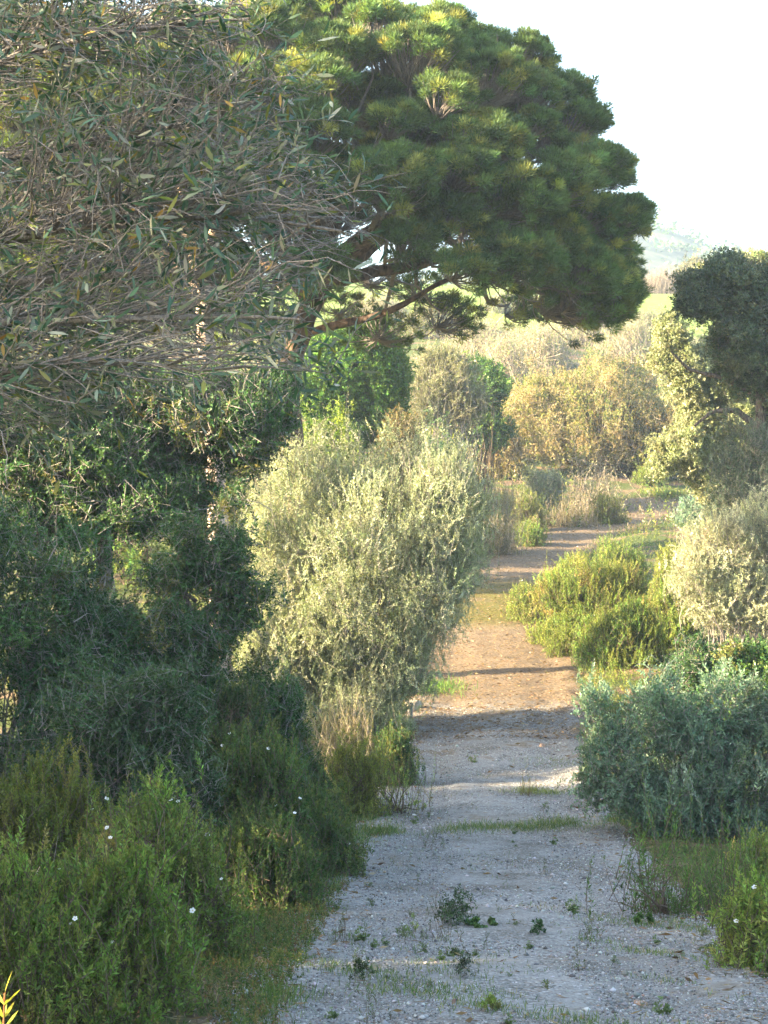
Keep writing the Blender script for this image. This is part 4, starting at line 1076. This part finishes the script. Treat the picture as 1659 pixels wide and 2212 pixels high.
# a number of look-alike seedlings
rng = np.random.RandomState(77)
protos = []
cnt = 0
while cnt < 84:
    y = rng.uniform(8.8, 22) ** 1.0; x = track_x(y) + rng.uniform(-.95, .95) * track_w(y)
    if rng.uniform() > (.9 if y < 13 else .35): continue
    px = 829.5 + x / y * F_PX
    if px > 1640: continue
    z = float(ground_z(x, y)) + .008
    if cnt < 4:
        h = .07 + .02 * cnt
        r = shrub('seedling', 'tiny green seedling sprouting from the grey gravel', 'weed', ['sprig', 'cistus', 'green', 'sprig'][cnt], (x, y, z), .06, .06, h, [8, 14, 10, 6][cnt], 600 + cnt,
                  group='seedlings on the gravel', stems=5, stemr=.002, zmin=.004, scale=[.6, .5, .28, .8][cnt], kd=dict(sl=h * .9, k=9), pal=[(.08, .12, .04, 2), (.11, .15, .06, 2)])
        protos.append(r)
    else:
        src = protos[cnt % 4]
        r = src.copy(); COL.objects.link(r); r.location = (x, y, z); r.rotation_euler = (0, 0, rng.uniform(0, 6)); r.scale = [rng.uniform(.6, 1.4)] * 3
        for ch in list(src.children):
            c = ch.copy(); COL.objects.link(c); c.parent = r
    cnt += 1
# sunlit sprout right by the camera in the lower left corner
x = at(5, 0, 3.0)[0]
sl = (x, 3.0, float(ground_z(x, 3.0)))
hh = (1106 - 2105) / F_PX * 3.0 - sl[2]
rng = np.random.RandomState(620)
r = root('sprout', sl, 'bright yellow-green sprout with a reddish stem poking into the lower left corner', 'plant')
m = 46
tt = np.linspace(.78, 1.0, m)
stem = np.array([[0, 0, -.02], [.005, .01, hh * .4], [-.006, .0, hh * .75], [.004, 0, hh - .03]])
ps = polyline(stem, 60)
sv, sf = tube_arrays(ps[None], np.linspace(.004, .0015, 60)[None], 6)
M_STEM = bark_material('reddish_stem', (.22, .09, .04), (.34, .16, .06), 30)
link('stem', new_mesh('stem', sv, [sf], M_STEM, smooth_shade=True), r)
pos = ps[np.clip((tt * 59).astype(int), 0, 59)]
ph = np.arange(m) * 2.4
d = nrm(np.stack([np.cos(ph) * .8, np.sin(ph) * .8, .35 + .8 * (tt - .78) / .22], -1))
lv, lf, per = blade_arrays(pos, d, rng.uniform(.022, .042, m), rng.uniform(.005, .008, m), rng, .3)
link('foliage', new_mesh('foliage', lv, [lf], M_LEAF, tint=np.repeat(palette([(.26, .30, .04, 1), (.34, .34, .05, 1)], m, rng, .1), per, 0)), r)

# ------------------------------------------------------------------ loose cover: pebbles, litter, grass, herbs
def on_track(n, y0, y1, rng, spread=1.0, power=1.0):
    y = y0 + (y1 - y0) * rng.uniform(size=n) ** power
    u = rng.uniform(-spread, spread, n)
    x = track_x(y) + u * track_w(y)
    return x, y, u
rng = np.random.RandomState(700)
x, y, u = on_track(90000, 7.8, 30, rng, 1.03, 1.9)
s = rng.lognormal(-5.35, .42, len(x)) * (1 + .02 * (y - 8))
s = np.minimum(s, .022)
s[:420] = rng.uniform(.012, .03, 420)
okt = np.array([(1, 0, 0), (0, 1, 0), (-1, 0, 0), (0, -1, 0), (0, 0, 1), (0, 0, -1)], float)
V = okt[None] * s[:, None, None] * rng.uniform(.55, 1.3, (len(x), 6, 1)) * np.array([1, 1, .65])
a = rng.uniform(0, 6.28, len(x)); ca, sa = np.cos(a)[:, None], np.sin(a)[:, None]
V = np.stack([V[..., 0] * ca - V[..., 1] * sa, V[..., 0] * sa + V[..., 1] * ca, V[..., 2]], -1)
V += np.stack([x, y, ground_z(x, y) + .012 + s * .25], -1)[:, None]
fo = np.array([(0, 1, 4), (1, 2, 4), (2, 3, 4), (3, 0, 4), (1, 0, 5), (2, 1, 5), (3, 2, 5), (0, 3, 5)])
Fp = (np.arange(len(x)) * 6)[:, None, None] + fo[None]
tint = palette([(.26, .26, .245, 4), (.18, .18, .17, 3), (.40, .39, .37, 2), (.24, .17, .12, 1), (.08, .075, .07, 1.5)], len(x), rng, .15)
M_STONE, nt, p, _o = mat('pebble'); at_ = nt.nodes.new('ShaderNodeAttribute'); at_.attribute_name = 'tint'
nt.links.new(at_.outputs['Color'], p.inputs['Base Color']); p.inputs['Roughness'].default_value = .85
tag(link('gravel', new_mesh('gravel', V.reshape(-1, 3), [Fp.reshape(-1, 3)], M_STONE, tint=np.repeat(tint, 6, 0))), kind='stuff')

# needle litter and dry leaves
def litter(n, y0, y1, power, seed, spread, uedge=False):
    rng = np.random.RandomState(seed)
    x, y, u = on_track(n, y0, y1, rng, spread, power)
    if uedge:
        k = (np.abs(u) > .7) | (rng.uniform(size=n) < .12); x, y = x[k], y[k]
    m = len(x)
    a = rng.uniform(0, 6.28, m)
    d = nrm(np.stack([np.cos(a), np.sin(a), rng.normal(.05, .18, m)], -1))
    pos = np.stack([x, y, ground_z(x, y) + .022 + rng.uniform(0, .015, m)], -1)
    L = rng.uniform(.03, .10, m); W = L * rng.choice([.06, .1, .3], m, p=[.6, .3, .1])
    t = palette([(.17, .105, .055, 3), (.25, .165, .095, 2), (.09, .055, .035, 2), (.30, .24, .17, .7)], m, rng, .2)
    return leaf_arrays(pos, d, L, W, rng, .1) + (np.repeat(t, 4, 0),)
parts = [litter(42000, 27, 70, 1.3, 710, 1.12), litter(9000, 8.5, 28, 1.2, 711, 1.2, True)]
V, Fs, T = join(parts)
tag(link('leaf_litter', new_mesh('leaf_litter', V, Fs, M_LEAF, tint=T)), kind='stuff')

# grass
def grass(x, y, rng, hmin, hmax, pal, lean=.35):
    m = len(x)
    d = nrm(np.stack([rng.normal(0, lean, m), rng.normal(0, lean, m), np.ones(m)], -1))
    pos = np.stack([x, y, ground_z(x, y) + .005], -1)
    L = rng.uniform(hmin, hmax, m); W = np.maximum(L * .05, .004)
    v, f, per = blade_arrays(pos, d, L, W, rng, .35)
    return v, f, np.repeat(palette(pal, m, rng, .2), per, 0)
G_GRASS = [(.07, .12, .03, 3), (.10, .16, .04, 3), (.18, .20, .06, 1.2), (.30, .25, .13, .6)]
rng = np.random.RandomState(720)
GP = []
def edge_grass(n, y0, y1, ulo, uhi, h0, h1, seed, thr=.1, pal=G_GRASS, side=0):
    rng = np.random.RandomState(seed)
    y = rng.uniform(y0, y1, n); u = rng.uniform(ulo, uhi, n) * (rng.choice([-1, 1], n) if side == 0 else side)
    x = track_x(y) + u * track_w(y)
    k = wob(x, y, 3.3, 5) + .8 * wob(x, y, 9, 2) + rng.normal(0, .25, n) > thr
    GP.append(grass(x[k], y[k], rng, h0, h1, pal))
edge_grass(6000, 8.5, 14, .86, 1.35, .02, .07, 727, .1, side=-1)
edge_grass(7000, 13, 24, .86, 1.35, .04, .12, 721, .1, side=-1)
edge_grass(3000, 8.5, 24, 1.0, 1.35, .02, .07, 728, .3, side=1)
edge_grass(12000, 24, 44, .86, 1.3, .06, .2, 722, .25)
edge_grass(9000, 8.5, 26, 0, .9, .02, .07, 723, .95)
edge_grass(26000, 8.3, 13.5, 0, .95, .012, .06, 726, .62)
edge_grass(5000, 44, 70, .85, 1.3, .1, .3, 724, .2, G_GRASS + G_DRY)
rng = np.random.RandomState(725)
def patch(n, xd, yd, sx, sy, h0, h1, pal=G_GRASS):
    X0, Y0 = ground_at(xd, yd)
    xx = X0 + rng.normal(0, sx, n); yy = Y0 + rng.normal(0, sy, n)
    k = wob(xx, yy, 5.5, 9) + rng.normal(0, .4, n) > -.3
    GP.append(grass(xx[k], yy[k], rng, h0, h1, pal, .45))
patch(1700, 1090, 1792, .30, .22, .03, .10); patch(1300, 1220, 1785, .25, .2, .03, .10); patch(700, 960, 1800, .22, .2, .03, .09); patch(900, 1330, 1780, .2, .2, .03, .1)
patch(900, 1160, 1715, .22, .12, .03, .09, G_YELLOW); patch(1200, 820, 1800, .15, .2, .04, .12); patch(1300, 930, 1490, .3, .5, .06, .2, G_GREEN); patch(500, 1300, 1465, .3, .5, .06, .16, G_YELLOW)
patch(1500, 720, 1810, .22, .5, .03, .09, G_GREEN); patch(900, 800, 1760, .15, .4, .03, .09, G_GREEN); patch(900, 640, 1900, .15, .4, .03, .08, G_GREEN + G_GRASS)
patch(500, 1190, 1650, .3, .2, .02, .06); patch(400, 1040, 1870, .5, .6, .015, .05); patch(600, 1030, 2090, .25, .25, .015, .05); patch(500, 880, 2150, .2, .2, .015, .06); patch(600, 600, 2160, .08, .3, .04, .12)
V, Fs, T = join(GP)
tag(link('grass', new_mesh('grass', V, Fs, M_GRASS, tint=T)), kind='stuff')

# low herbs and undergrowth on both banks
def herbs(n, y0, y1, o0, o1, seed, pal, scale, thr, side=0):
    rng = np.random.RandomState(seed)
    y = rng.uniform(y0, y1, n); off = rng.uniform(o0, o1, n)
    sd = rng.choice([-1, 1], n) if side == 0 else np.full(n, side)
    x = track_x(y) + sd * (track_w(y) * .97 + off)
    k = wob(x, y, 1.7, 3) + .5 * wob(x, y, 6, 1) + rng.normal(0, .3, n) > thr
    x, y = x[k], y[k]; m = len(x)
    kd = dict(KIND['cistus'], k=12, L=.03, W=.013, ang=55)
    dirs = nrm(np.stack([rng.normal(0, .45, m), rng.normal(0, .45, m), np.ones(m)], -1))
    lens = rng.uniform(.06, .20, m) * scale
    tips = np.stack([x, y, ground_z(x, y)], -1) + dirs * lens[:, None]
    v, f, t, b = shoots_to_leaves(tips, dirs, lens, kd, rng, scale, .25, pal)
    return v, f, t
H1 = [(.05, .09, .02, 3), (.08, .12, .03, 3), (.15, .12, .045, 1.3)]
parts = [herbs(5200, 8.3, 16, -.25, 1.1, 731, H1 + [(.17, .10, .05, 1.5)], .75, -.3, -1), herbs(4500, 15, 30, .05, 2.2, 732, H1, 1.0, -.6), herbs(1800, 9, 16, .25, 1.8, 733, H1, .7, .1, 1),
         herbs(8000, 29, 60, .1, 7, 734, H1 + G_YELLOW, 1.7, -.6), herbs(7000, 60, 118, -3, 26, 735, G_YELLOW + G_DRY + H1, 4.2, -.5)]
V, Fs, T = join(parts)
tag(link('undergrowth', new_mesh('undergrowth', V, Fs, M_LEAF, tint=T)), kind='stuff')

# scrub on the far hill
rng = np.random.RandomState(740)
n = 2600
x = rng.uniform(-120, 260, n); y = rng.uniform(300, 470, n)
k = 22
c = np.stack([x, y, hill_z(x, y)], -1)
sz = rng.uniform(.8, 2.4, (n, 1, 1))
off = rng.normal(size=(n, k, 3)) * sz * np.array([.7, .7, .5]) + np.array([0, 0, .5]) * sz
pos = (c[:, None] + off).reshape(-1, 3)
d = nrm(rng.normal(size=(n * k, 3)) + np.array([0, 0, .4]))
L = rng.uniform(.5, 1.3, n * k)
t = np.repeat(palette(G_DARK + G_OLIVE[:2], n, rng, .3), k, 0)
v, f = leaf_arrays(pos, d, L, L * .8, rng)
tag(link('hill_scrub', new_mesh('hill_scrub', v, [f], M_LEAF, tint=np.repeat(t, 4, 0))), kind='stuff')

# ------------------------------------------------------------------ haze
if HAZE:
    lo, hi = np.array([-430., -70., -12.]), np.array([470., 910., 84.])
    V = np.array([[(lo, hi)[i][0], (lo, hi)[j][1], (lo, hi)[k][2]] for i in (0, 1) for j in (0, 1) for k in (0, 1)])
    Fh = np.array([[0, 1, 3, 2], [4, 6, 7, 5], [0, 4, 5, 1], [2, 3, 7, 6], [0, 2, 6, 4], [1, 5, 7, 3]])
    mh = bpy.data.materials.new('haze_air'); mh.use_nodes = True
    nt = mh.node_tree; nt.nodes.clear()
    out = nt.nodes.new('ShaderNodeOutputMaterial'); pv = nt.nodes.new('ShaderNodeVolumePrincipled')
    pv.inputs['Color'].default_value = (.62, .78, 1.0, 1); pv.inputs['Density'].default_value = HAZE_DENSITY; pv.inputs['Anisotropy'].default_value = .2
    nt.links.new(pv.outputs[0], out.inputs['Volume'])
    tag(link('haze', new_mesh('haze', V, [Fh], mh)), kind='stuff')
